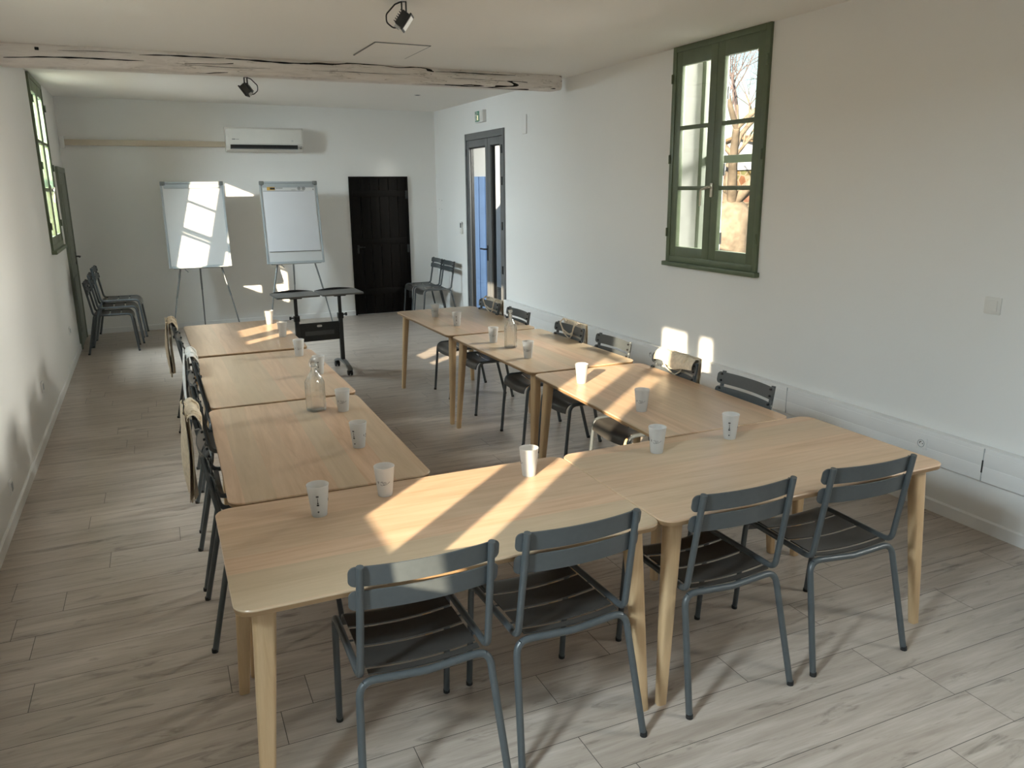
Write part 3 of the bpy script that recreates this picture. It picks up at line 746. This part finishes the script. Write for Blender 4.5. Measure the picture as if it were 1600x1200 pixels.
# ------------------------------------------------------------------ flip charts
def flipchart(loc, rz, label, group):
    root = thing('flip_chart', label, 'flip chart', loc, rz, group)
    # local: x right, y away from the reader; board leans back
    W_ = .77; zb, zt = .885, 1.975; yb, yt = 0.0, .268
    up_ = Vector((0, yt-yb, zt-zb)).normalized(); nr = Vector((0, -up_.z, up_.y)); L = math.hypot(yt-yb, zt-zb)
    Mb = Matrix(((1, 0, 0, 0), (0, up_.y, -nr.y, yb), (0, up_.z, -nr.z, zb), (0, 0, 0, 1)))  # columns: x, up, back
    MB().box(-W_/2+.022, W_/2-.022, .022, L-.03, -.004, .012, .002).xf(Mb).build('writing_surface', M_board, root)
    f_ = MB(); 
    f_.box(-W_/2, -W_/2+.026, 0, L, -.012, .018, .005); f_.box(W_/2-.026, W_/2, 0, L, -.012, .018, .005); f_.box(-W_/2+.02, W_/2-.02, 0, .026, -.012, .018, .005); f_.box(-W_/2+.02, W_/2-.02, L-.026, L, -.012, .018, .005)
    f_.xf(Mb).build('board_frame', M_bframe, root)
    MB().box(-W_/2+.04, W_/2-.04, L-.088, L-.030, -.018, -.004, .005).xf(Mb).build('paper_clamp', M_bframe, root)
    for s in (-1, 1): MB().box(s*(W_/2-.030)-.032, s*(W_/2-.030)+.032, L-.050, L+.004, -.022, .020, .01).xf(Mb).build('corner_cap', M_leggrey, root)
    MB().box(-W_/2+.05, W_/2-.05, -.012, .004, -.055, .01, .004).xf(Mb).build('pen_tray', M_bframe, root)
    for s in (-1, 1):
        lg = MB().tube([(s*.245, yb+.035, zb+.03), (s*.335, yb-.06, .50)], .0115, 10).tube([(s*.332, yb-.058, .52), (s*.425, yb-.155, .012)], .009, 10).build('leg', M_leggrey, root)
        MB().lathe([(.012,0),(.012,.03),(.010,.034)], 10, (s*.426, yb-.156, 0)).build('foot', M_rubber, lg)
    lg = MB().tube([(0, yt-.03, zt-.35), (.0, yt+.12, .55)], .0115, 10).tube([(0, yt+.115, .57), (0, yt+.26, .012)], .009, 10).build('leg', M_leggrey, root)
    MB().lathe([(.012,0),(.012,.03),(.010,.034)], 10, (0, yt+.262, 0)).build('foot', M_rubber, lg)
    cl = MB().tube([(-.20, yb+.015, zb-.015), (-.165, yb-.01, zb-.055)], .007, 8); cl.build('clamp_screw', M_bframe, root)
    return root, Mb, L, W_
FG = 'flip charts by the far wall'
flipchart((.40, 9.055, 0), .0, 'bare white flip chart easel with sun across the board, nearer the corner door', FG)
f2, Mb, L, W_ = flipchart((1.625, 9.055, 0), -.03, 'flip chart easel holding the paper pad, between the other easel and the black door', FG)
pad = thing('flipchart_pad', 'white paper pad with printed header on the second easel', 'paper pad', (1.625, 9.055, 0), -.03)
MB().box(-.345, .345, .165, L-.060, -.014, -.005, .001).xf(Mb).build('paper_sheets', M_paper, pad)
hb = L-.135
MB().box(-.345, .345, hb, L-.06, -.0165, -.0135).xf(Mb).build('header_band', M_board, pad)
pr2 = MB().box(-.29, -.25, hb+.012, hb+.056, -.019, -.016).box(-.25, -.185, hb+.012, hb+.022, -.019, -.016).box(-.25, -.185, hb+.046, hb+.056, -.019, -.016)
pr2.xf(Mb).build('header_logo', M_gold, pad)
pk = MB().box(-.25, -.185, hb+.022, hb+.046, -.019, -.016)
for x in [-.17+.018*i for i in range(5)]: pk.box(x, x+.013, hb+.036, hb+.043, -.0185, -.016)
for x in [.03+.015*i for i in range(4)]: pk.box(x, x+.010, hb+.012, hb+.016, -.0185, -.016)
for cx in (.135, .195):
    pk.tube([(cx+.019*math.cos(t*PI/8), hb+.034+.019*math.sin(t*PI/8), -.0175) for t in range(17)], .003, 6); pk.box(cx-.008, cx+.008, hb+.028, hb+.040, -.0185, -.016)
pk.box(.318, .330, hb+.016, hb+.028, -.0185, -.016); pk.box(-.345, .20, hb-.002, hb+.001, -.0185, -.0135)
pk.xf(Mb).build('header_print', M_ink, pad)
MB().box(-.338, .345, .160, .166, -.0155, -.004).xf(Mb).build('page_edge', M_leggrey, pad)

# ------------------------------------------------------------------ twin tray stand
cart = thing('projection_stand', 'charcoal twin-column rolling stand with two tilted trays between the table rows', 'stand', (1.345, 6.04, 0), .06)
for s in (-1, 1):
    x = s*.225
    arc = [(x, -.27+.54*t, .062+.055*math.sin(PI*t)) for t in [i/12 for i in range(13)]]
    ft = MB(); ft.rings([[(px-.024, py, pz-.010), (px+.024, py, pz-.010), (px+.024, py, pz+.012), (px-.024, py, pz+.012)] for px, py, pz in arc]); fo = ft.build('foot', M_tray, cart, ang=50)
    for yy in (-.245, .245):
        wb = MB(); 
        for dx in (-.014, .014): wb.lathe([(.026,-.009),(.029,-.006),(.029,.006),(.026,.009)], 18).xf(Matrix.Translation((x+dx*1.1, yy, .0295)) @ Matrix.Rotation(PI/2, 4, 'Y'), len(wb.v)-72)
        wb.tube([(x, yy, .03), (x, yy, .066)], .008, 8); wb.build('caster', M_rubber, fo)
    MB().box(x-.021, x+.021, -.021, .021, .105, .585, .006).build('column', M_dark, cart)
    MB().box(x-.016, x+.016, -.016, .016, .55, .80, .005).build('inner_column', M_dark, cart)
    cl = MB().box(x-.028, x+.028, -.028, .028, .560, .620, .006).build('collar', M_black, cart)
    kb = MB().tube([(x+s*.028, 0, .60), (x+s*.055, 0, .60)], .007, 8); kb.tube([(x+s*.055, 0, .60), (x+s*.070, 0, .60)], .017, 12); kb.build('knob', M_black, cl)
    MB().box(x-.06, x+.06, -.045, .045, .795, .815, .004).build('tray_bracket', M_black, cart)
    T = Matrix.Translation((x, .0, .835)) @ Matrix.Rotation(.04, 4, 'Z') @ Matrix.Rotation(math.radians(2), 4, 'X')
    tr_ = MB(); n0 = rrect(-.215, .215, -.165, .165, .02, 4); tr_.prism(n0, -.010, .006); tr_.xf(T); to = tr_.build('tray', M_tray, cart)
    rim = MB(); rg = []
    for i in range(13):
        t = i/12; hh = .018*math.sin(PI*t); rg.append([(-.20+.40*t, .150, 0), (-.20+.40*t, .163, 0), (-.20+.40*t, .163, .007+hh), (-.20+.40*t, .150, .007+hh)])
    rim.rings(rg).xf(T).build('tray_stop', M_black, to)
MB().box(-.205, .205, -.008, .008, .345, .535, .003).build('modesty_panel', M_dark, cart)
MB().prism(rrect(-.026, .026, -.011, .011, .010, 4), 0, .003).xf(Matrix.Translation((0, -.0085, .500)) @ Matrix.Rotation(PI/2, 4, 'X')).build('name_badge', M_trim, cart)
gm = MB().box(-.150, .150, -.0095, -.007, .405, .450)
gm.build('perforated_strip', plain('grey_mesh', (.085,.09,.09), .6, var=.5, scale=220), cart)

# ------------------------------------------------------------------ air conditioner, duct
ac = thing('air_conditioner', 'white wall-mounted air conditioner above the flip charts', 'air conditioner', M=MF)
b = MB(); prof = [(0,2.375),(-.05,2.372),(-.165,2.395),(-.205,2.44),(-.215,2.50),(-.205,2.66),(-.18,2.69),(0,2.695)]
xa, xb = .895, 1.915
b.rings([[(x, y*(.985 if x in (xa, xb) else 1), z) for y, z in prof] for x in (xa, xa+.006, xb-.006, xb)]).build('body', M_ac, ac, ang=30)
MB().box(xa+.02, xb-.02, -.222, -.208, 2.475, 2.668, .004).build('front_panel', M_ac, ac)
MB().box(xa+.05, xb-.085, -.228, -.17, 2.405, 2.462).build('air_outlet', M_void, ac)
for k, (yy, zz) in enumerate(((-.231, 2.425), (-.230, 2.408))): MB().box(xa+.055, xb-.09, yy, yy+.03, zz-.003, zz+.003).build('louver', M_dark if k == 0 else M_bframe, ac)
MB().box(xa+.075, xa+.115, -.2235, -.2215, 2.527, 2.537).box(xa+.12, xa+.165, -.2235, -.2215, 2.530, 2.534).build('maker_print', M_inkg, ac)
MB().box(xb-.055, xb-.03, -.222, -.19, 2.415, 2.425).box(xb-.045, xb-.03, -.222, -.19, 2.44, 2.446).build('indicator_print', M_inkg, ac)
MB().box(xb-.165, xb-.14, -.2235, -.2215, 2.505, 2.53).build('sticker', M_board, ac)
du = thing('cable_duct', 'beige horizontal pipe duct from the corner to the air conditioner', 'duct', M=MF)
MB().box(-1.04, xa-.002, -.055, 0, 2.435, 2.508, .006).build('duct_cover', M_pvc, du)
MB().box(-1.085, -1.03, -.070, 0, 2.40, 2.545, .006).build('end_cap', M_trim, du)

# ------------------------------------------------------------------ things on the right wall
tr = thing('cable_trunking', 'white cable trunking running low along the wall under the green window', 'cable trunking', M=MR)
MB().box(-7.04, 4.2, -.058, -.001, .300, .487, .005).build('trunking_body', M_trim, tr)
c_ = MB(); c_.box(-7.035, 4.19, -.0605, -.057, .325, .384, .001); c_.box(-7.035, 4.19, -.0605, -.057, .390, .462, .001); c_.build('snap_cover', M_trim, tr)
for u in (-5.1, -2.02, -.55):
    MB().box(u-.0025, u+.0025, -.0615, -.056, .302, .485).build('joint', M_bframe, tr)
def socket_round(name, M, u, z, d, label, grp):
    s_ = thing(name, label, 'socket', group=grp, M=M @ Matrix.Translation((u, d, z)))
    MB().box(-.035, .035, -.008, 0, -.035, .035, .004).build('cover_plate', M_trim, s_)
    MB().lathe([(.023,0),(.023,.006),(.020,.0062),(.019,-.004),(.0001,-.004)], 24).xf(Matrix.Translation((0,-.004,0)) @ Matrix.Rotation(PI/2, 4, 'X')).build('socket_well', M_bframe, s_)
    h = MB()
    for dx in (-.0095, .0095): h.tube([(dx,-.002,0),(dx,-.0085,0)], .0032, 8)
    h.tube([(0,-.002,.011),(0,-.022,.011)], .0025, 8)
    h.build('contact', M_dark, s_)
SG2 = 'power sockets in the trunking'
socket_round('power_socket', MR, -.925, .405, -.0605, 'white power socket in the trunking near the corner table', SG2)
socket_round('power_socket', MR, -3.70, .405, -.0605, 'white power socket in the trunking beside the bright wall patches', SG2)
sl2 = thing('cable_outlet', 'thin dark slot in the trunking nearest the camera', 'outlet', M=MR @ Matrix.Translation((-.55, -.061, .385)))
MB().box(-.004, .004, -.003, 0, -.035, .035, .001).build('slot', M_void, sl2)
sw = thing('light_switch', 'white square light switch on the wall beside the green window', 'switch', M=MR @ Matrix.Translation((-.655, 0, 1.238)))
MB().box(-.045, .045, -.010, 0, -.045, .045, .004).build('cover_plate', M_ac, sw)
MB().box(-.028, .028, -.014, -.008, -.028, .028, .003).build('rocker', M_ac, sw)
th = thing('remote_control', 'small remote control in its wall holder beside the glass door', 'remote control', M=MR @ Matrix.Translation((-8.62, 0, 1.33)))
MB().box(-.030, .030, -.026, -.008, -.085, .075, .006).build('remote_body', M_trim, th)
MB().box(-.022, .022, -.028, -.025, -.01, .055, .002).build('display', M_dark, th)
MB().box(-.036, .036, -.030, 0, -.095, -.02, .004).build('holder', M_ac, th)
bx = thing('junction_box', 'blank white cover plate high on the wall between door and window', 'cover plate', M=MR @ Matrix.Translation((-6.49, 0, 2.57)))
MB().box(-.055, .055, -.012, 0, -.105, .105, .004).build('plate', M_wall, bx)
es = thing('exit_sign', 'green emergency exit sign box above the glass door', 'exit sign', M=MR @ Matrix.Translation((-7.78, 0, 2.76)))
MB().box(-.13, .13, -.055, 0, -.075, .075, .008).build('housing', M_trim, es)
MB().box(-.120, .02, -.0585, -.054, -.062, .064, .002).build('sign_panel', M_greensign, es)
pm = MB(); Y0, Y1 = -.061, -.058
def stroke(p, q, w2):
    p, q = Vector((p[0], 0, p[1])), Vector((q[0], 0, q[1])); d = (q-p).normalized(); nn = Vector((-d.z, 0, d.x))*w2
    v_ = [p+nn, p-nn, q-nn, q+nn]; pm.add([(a.x, Y0, a.z) for a in v_]+[(a.x, Y1, a.z) for a in v_], [(0,1,2,3),(7,6,5,4),(0,4,5,1),(1,5,6,2),(2,6,7,3),(3,7,4,0)])
stroke((-.078,.035),(-.088,-.005),.009); stroke((-.088,-.005),(-.110,-.050),.006); stroke((-.088,-.005),(-.070,-.025),.006); stroke((-.070,-.025),(-.078,-.055),.006); stroke((-.078,.03),(-.058,.005),.005); stroke((-.082,.028),(-.106,.012),.005)
pm.lathe([(.0001,0),(.011,0),(.011,.003),(.0001,.003)], 12).xf(Matrix.Translation((-.070,-.058,.050)) @ Matrix.Rotation(PI/2, 4, 'X'), len(pm.v)-48)
stroke((-.045,.045),(-.045,-.055),.003); stroke((-.005,.045),(-.005,-.055),.003); stroke((-.045,.045),(-.005,.045),.003)
pm.build('running_figure', M_trim, es)
MB().box(-.040, -.010, -.0605, -.058, -.045, .01).build('status_lamp', M_led, es)
MB().box(.03, .12, -.0575, -.054, -.062, .064, .003).build('battery_cover', M_ac, es)
# four small screw holes left in the plaster
for k, (y, z) in enumerate(((9.60,1.70),(9.47,1.69),(9.61,1.56),(9.48,1.555))):
    h = MB().lathe([(.0001,0),(.006,0),(.006,.0025),(.0001,.0025)], 10).xf(Matrix.Rotation(PI/2, 4, 'X')).build('wall_plug', M_leggrey); h.matrix_world = MR @ Matrix.Translation((-y, 0, z))
    tag(h, 'small grey wall plug in the plaster beside the far corner', 'wall plug', 'wall plugs by the far corner')

# ------------------------------------------------------------------ things on the left wall
SG3 = 'outlets low on the left wall'
for u, z, lb in ((2.99,.215,'flat white outlet low on the left wall, nearest the camera'), (4.86,.385,'white outlet on the left wall, middle one of three'), (7.55,.40,'white outlet on the left wall under the green window')):
    s_ = thing('wall_outlet', lb, 'socket', group=SG3, M=ML @ Matrix.Translation((u, 0, z)))
    MB().box(-.042, .042, -.012, 0, -.042, .042, .004).build('cover_plate', M_trim, s_)
    MB().box(-.024, .024, -.0145, -.010, -.024, .024, .003).build('insert', M_bframe, s_)

# ------------------------------------------------------------------ ceiling things
hp = thing('ceiling_hatch', 'flush square access hatch in the ceiling before the beam', 'hatch', (1.80, 4.53, 2.952), .02)
MB().box(-.215, .215, -.32, .32, -.012, .0, .003).build('hatch_panel', M_ceil, hp)
fr_ = MB()
for a in ((-.225,-.217,-.33,.33),(.217,.225,-.33,.33),(-.225,.225,.322,.33),(-.225,.225,-.33,-.322)): fr_.box(a[0], a[1], a[2], a[3], -.010, 0)
fr_.build('hatch_gap', M_leggrey, hp)
for i, (x, y, z) in enumerate(((.431,8.15,2.998),(.318,8.93,3.010),(1.111,8.52,2.999),(1.10,8.92,3.005),(2.99,7.62,2.973))):
    lb = ['flush ceiling spot, one nearest the corner window','flush ceiling spot above the bare flip chart','flush ceiling spot before the air conditioner','flush ceiling spot right above the air conditioner front','lone flush ceiling spot toward the exit sign'][i]
    dl = thing('ceiling_spot', lb, 'ceiling light', (x, y, z), 0, 'flush ceiling spots')
    MB().lathe([(.0001,-.006),(.040,-.006),(.044,-.002),(.044,.004),(.0001,.004)], 20).build('trim_ring', M_bframe, dl)
    MB().lathe([(.0001,-.009),(.026,-.009),(.026,-.005),(.0001,-.005)], 16).build('lens', M_inkg, dl)
def flood(loc, rz, label, s=1.0, flip=1):
    o = thing('floodlight', label, 'spotlight', loc, rz, 'bracket floodlights')
    br = MB(); br.box(-.012, .012, -.006, .006, -.004, 0)
    for x in (-.010, .016): br.box(x*s-.004, x*s+.004, -.009, .009, -.085*s, 0, .001)
    br.build('bracket', M_dark, o)
    T = Matrix.Translation((0, 0, -.105*s)) @ Matrix.Scale(flip, 4, (1, 0, 0)) @ Matrix.Rotation(math.radians(36), 4, 'Y')
    bd = MB(); bd.box(-.030*s, .020*s, -.05*s, .05*s, -.045*s, .045*s, .006); 
    for k in range(6): zz = (-.036+.0145*k)*s; bd.box(-.042*s, -.028*s, -.045*s, .045*s, zz-.002, zz+.002)
    bd.xf(T).build('lamp_body', M_dark, o)
    MB().box(.018*s, .030*s, -.058*s, .058*s, -.055*s, .055*s, .004).xf(T).build('bezel', M_dark, o)
    MB().box(.0295*s, .0315*s, -.046*s, .046*s, -.043*s, .043*s).xf(T).build('lens', M_trim, o)
    MB().box(-.028*s, .002*s, -.02*s, .02*s, -.062*s, -.044*s, .002).xf(T).build('terminal', M_board, o)
    cbp = fillet([(-flip*.02*s,.0,-.13*s),(-flip*.06*s,0,-.150*s),(-flip*.105*s,0,-.115*s),(-flip*.105*s,0,-.07*s),(-flip*.05*s,0,-.015*s),(-flip*.015*s,0,-.002)], [.03*s,.035*s,.03*s,.03*s], 5)
    MB().tube(cbp, .0045*s, 6).build('cable', M_black, o)
flood((.745, 5.36, 2.797), -.42, 'small dark floodlight hanging under the timber beam', .95, -1)
flood((1.405, 2.84, 2.945), -.42, 'dark floodlight with looped cable on the ceiling before the beam', 1.0, 1)

# ------------------------------------------------------------------ outdoors
def ext(o): return struct(o)
g = G('sunlit_gravel'); f = g.noise(g.coord(), 6, 6, .7); g.set(g.ramp(f, [(.3,(.50,.47,.40)),(.7,(.64,.60,.52))]), .9)
ext(MB().box(-60, -1.4, -60, 120, -.35, -.20).build('ground_terrace', g.m))
ext(MB().box(-1.4, 90, -60, 120, -.35, -.20).build('ground_court', plain('dark_court_gravel', (.10,.095,.08), .95, var=.3, scale=8)))
# eaves so the neighbours get the long shadow of this house
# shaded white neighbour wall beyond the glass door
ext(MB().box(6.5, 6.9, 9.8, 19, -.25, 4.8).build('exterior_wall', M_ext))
ext(MB().box(-6, 7, -8.6, -8.0, -.25, 6.0).build('sun_block_wall', M_ext))  # unseen wall, added to keep the sun off the back openings
# outer guard bar and shutter at the green window
rl = thing('guard_bar', 'grey-green wooden guard bar across the outside of the window', 'guard bar', M=MR)
MB().box(RW[0]+.057, RW[1], .30, .345, 2.045, 2.105, .004).build('bar', M_greend, rl)
rl2 = thing('guard_bar', 'grey-green guard bar outside the window near the far corner', 'guard bar', M=ML)
MB().box(W3[0], W3[1], .28, .325, 2.05, 2.11, .004).build('bar', M_greend, rl2)
M_shut = plain('pale_blue_grey_shutter', (.55,.60,.66), .6, var=.06, scale=5)
M_stone = plain('grey_stone_reveal', (.30,.30,.28), .9, var=.12, scale=7, bump=.3)
sh = thing('window_shutter', 'pale blue-grey folded shutter standing outside the green window', 'shutter', M=MR @ Matrix.Translation((RW[0]+.02, .385, 0)))
for k in range(2): MB().box(-.020+.026*k, .002+.026*k, .002, .125, WZ0+.05, WZ1-.02, .004).build('leaf', M_shut, sh)
for z in (1.45, 2.65): MB().box(.028, .036, .01, .12, z-.04, z+.04, .003).build('batten', M_shut, sh)
for z in (1.42, 2.0, 2.62): MB().tube([(.036, .118, z-.05), (.036, .118, z+.05)], .011, 8).build('hinge', M_dark, sh)
of = thing('outer_window_frame', 'grey-green outer frame lining the reveal outside the green window', 'frame', M=MR)
MB().box(RW[0]+.001, RW[0]+.055, .27, .36, WZ0+.05, WZ1-.01, .004).build('jamb', M_greend, of)
ds = thing('blue_shade_panel', 'blue panel added in the recess outside the glass door, painted as skylit shade', 'shutter', M=MR)  # added panel; its blue stands in for sky-lit shade in the recess
for k in range(3): MB().box(GD[0]+.002, GD[0]+.026, .075+.095*k, .165+.095*k, .03, 2.02, .004).build('board', plain('blue_shade_paint', (.24,.40,.72), .6, var=.05, scale=5) if k == 0 else bpy.data.materials['blue_shade_paint'], ds)
MB().box(RW[0]+.001, RW[0]+.012, .06, .268, WZ0+.05, WZ1-.01).build('stone_reveal', M_stone, of)  # added grey stone lining; its dark tone also stands in for shade
# stone garden wall, house, trees
g = G('honey_stone'); v = g.coord(); vo = g.n('ShaderNodeTexVoronoi'); g.l(g.mapping(v, (3, 3, 4.5)), vo.inputs['Vector']); vo.inputs['Scale'].default_value = 1.0
vd = g.n('ShaderNodeTexVoronoi', feature='DISTANCE_TO_EDGE'); g.l(g.mapping(v, (3, 3, 4.5)), vd.inputs['Vector']); vd.inputs['Scale'].default_value = 1.0
c = g.mix(.35, g.ramp(g.noise(v, 5, 5), [(.3,(.115,.075,.035)),(.7,(.19,.135,.07))]), vo.outputs['Color'], 'SOFT_LIGHT')
c = g.mix(g.math('LESS_THAN', vd.outputs['Distance'], .06), c, (.22,.19,.14)); g.set(c, .9); g.bump(vd.outputs['Distance'], .4, .05)
sw_ = MB().box(15.0, 15.5, 11.5, 30, -.3, 2.30).build('garden_wall', g.m); tag(sw_, 'honey-coloured stone wall seen beyond the trunk through the green window', 'wall'); ext(sw_)
cp_ = MB().box(14.93, 15.57, 11.5, 30, 2.30, 2.42).build('garden_wall_coping', M_ext); ext(cp_)
M_roof = plain('terracotta_roof', (.22,.15,.09), .85, var=.2, scale=9)
hs = thing('village_house', 'white house with low tiled roof beyond the stone wall', 'house', (26.5, 31.0, -.25))
MB().add([(0,-7,0),(0,5,0),(6,5,0),(6,-7,0),(0,-7,3.1),(0,5,3.1),(6,5,3.1),(6,-7,3.1),(0,-1,4.4),(6,-1,4.4)], [(0,1,2,3),(0,4,8,5,1),(3,2,6,9,7),(0,3,7,4),(1,5,6,2),(4,7,9,8),(5,8,9,6)]).build('house_wall', M_ext, hs)
rf = MB()
for (y0, z0), (y1, z1) in (((-7.5,3.02),(-1,4.42)),((5.5,3.02),(-1,4.42))):
    rf.add([(-.3,y0,z0),(6.3,y0,z0),(6.3,y1,z1),(-.3,y1,z1),(-.3,y0,z0+.12),(6.3,y0,z0+.12),(6.3,y1,z1+.12),(-.3,y1,z1+.12)], [(0,1,2,3),(7,6,5,4),(0,4,5,1),(1,5,6,2),(2,6,7,3),(3,7,4,0)])
rf.build('roof', M_roof, hs)
M_bark = plain('pale_plane_bark', (.20,.165,.125), .9, var=.42, scale=4.5, bump=.6)
M_twig = plain('pinkish_twigs', (.13,.105,.105), .9, var=.2)
def tree(loc, seed, label, h=2.2, r=.36, levels=5, spread=.55):
    rnd = random.Random(seed); root = thing('bare_tree', label, 'tree', loc, 0, 'bare trees outside')
    tk = MB(); pts = [(0,0,0),(.02,.03,h*.3),(-.05,.0,h*.6),(.03,.02,h*.85),(0,0,h)]
    tk.tube(fillet(pts, 1, 3), [r*1.25]+[r*1.02]*(len(fillet(pts,1,3))-4)+[r*.95, r*.75, r*.3], 14); tk.build('trunk', M_bark, root, ang=80)
    br = MB(); tw = MB()
    def grow(p, d, L, rr, lv):
        q = [p]; dd = d.copy()
        for k in range(3):
            dd = (dd + Vector((rnd.uniform(-1,1), rnd.uniform(-1,1), rnd.uniform(-.4,.8)))*.16).normalized(); q.append(q[-1]+dd*L/3)
        (br if lv < 2 else tw).tube(q, [rr, rr*.88, rr*.76, rr*.62], 8 if lv < 2 else 4)
        if lv >= levels: return
        for k in range(3 if lv < 4 else 2):
            nd = (dd + Vector((rnd.uniform(-1,1), rnd.uniform(-1,1), rnd.uniform(-.5,.7)))*spread*1.3).normalized()
            grow(q[-1 if k else 2], nd, L*rnd.uniform(.58,.80), max(rr*.52, .004), lv+1)
    for k in range(5):
        a = 2*PI*k/5+rnd.uniform(-.4,.4); grow(Vector((0,0,h*.93)), Vector((math.cos(a)*1.25, math.sin(a)*1.25, 1)).normalized(), 1.9, r*.28, 0)
    br.build('branches', M_bark, root, ang=80); tw.build('twigs', M_twig, root, ang=80)
tree((10.1, 10.35, -.2), 3, 'pale thick-trunked bare tree just outside the green window', h=1.85, levels=6)
tree((17.5, 20.2, -.2), 11, 'smaller bare tree beyond the stone wall', 2.6, .22, 5, .6)
M_hedge = plain('olive_hedge', (.10,.095,.04), .95, var=.35, scale=14, bump=.5)
def bush(loc, sx, sy, sz, seed, label):
    rnd = random.Random(seed); b = MB(); n = 260
    for _ in range(n):
        a, e = rnd.uniform(0, 2*PI), rnd.uniform(0, PI/2); q = rnd.uniform(.75, 1.0)
        p = Vector((sx*q*math.cos(a)*math.cos(e), sy*q*math.sin(a)*math.cos(e), sz*q*math.sin(e)+.1)); s_ = rnd.uniform(.12, .28)
        d = [Vector((rnd.uniform(-1,1), rnd.uniform(-1,1), rnd.uniform(-1,1))).normalized()*s_ for _ in range(4)]
        b.add([p+x for x in d], [(0,1,2),(0,2,3),(0,3,1),(1,3,2)])
    return tag(b.build('hedge_bush', M_hedge), label, 'bush')
o = bush((0,0,0), 1.6, 3.2, 3.0, 2, 'olive shrub mass above the stone wall'); o.location = (19.3, 28.2, -.25)
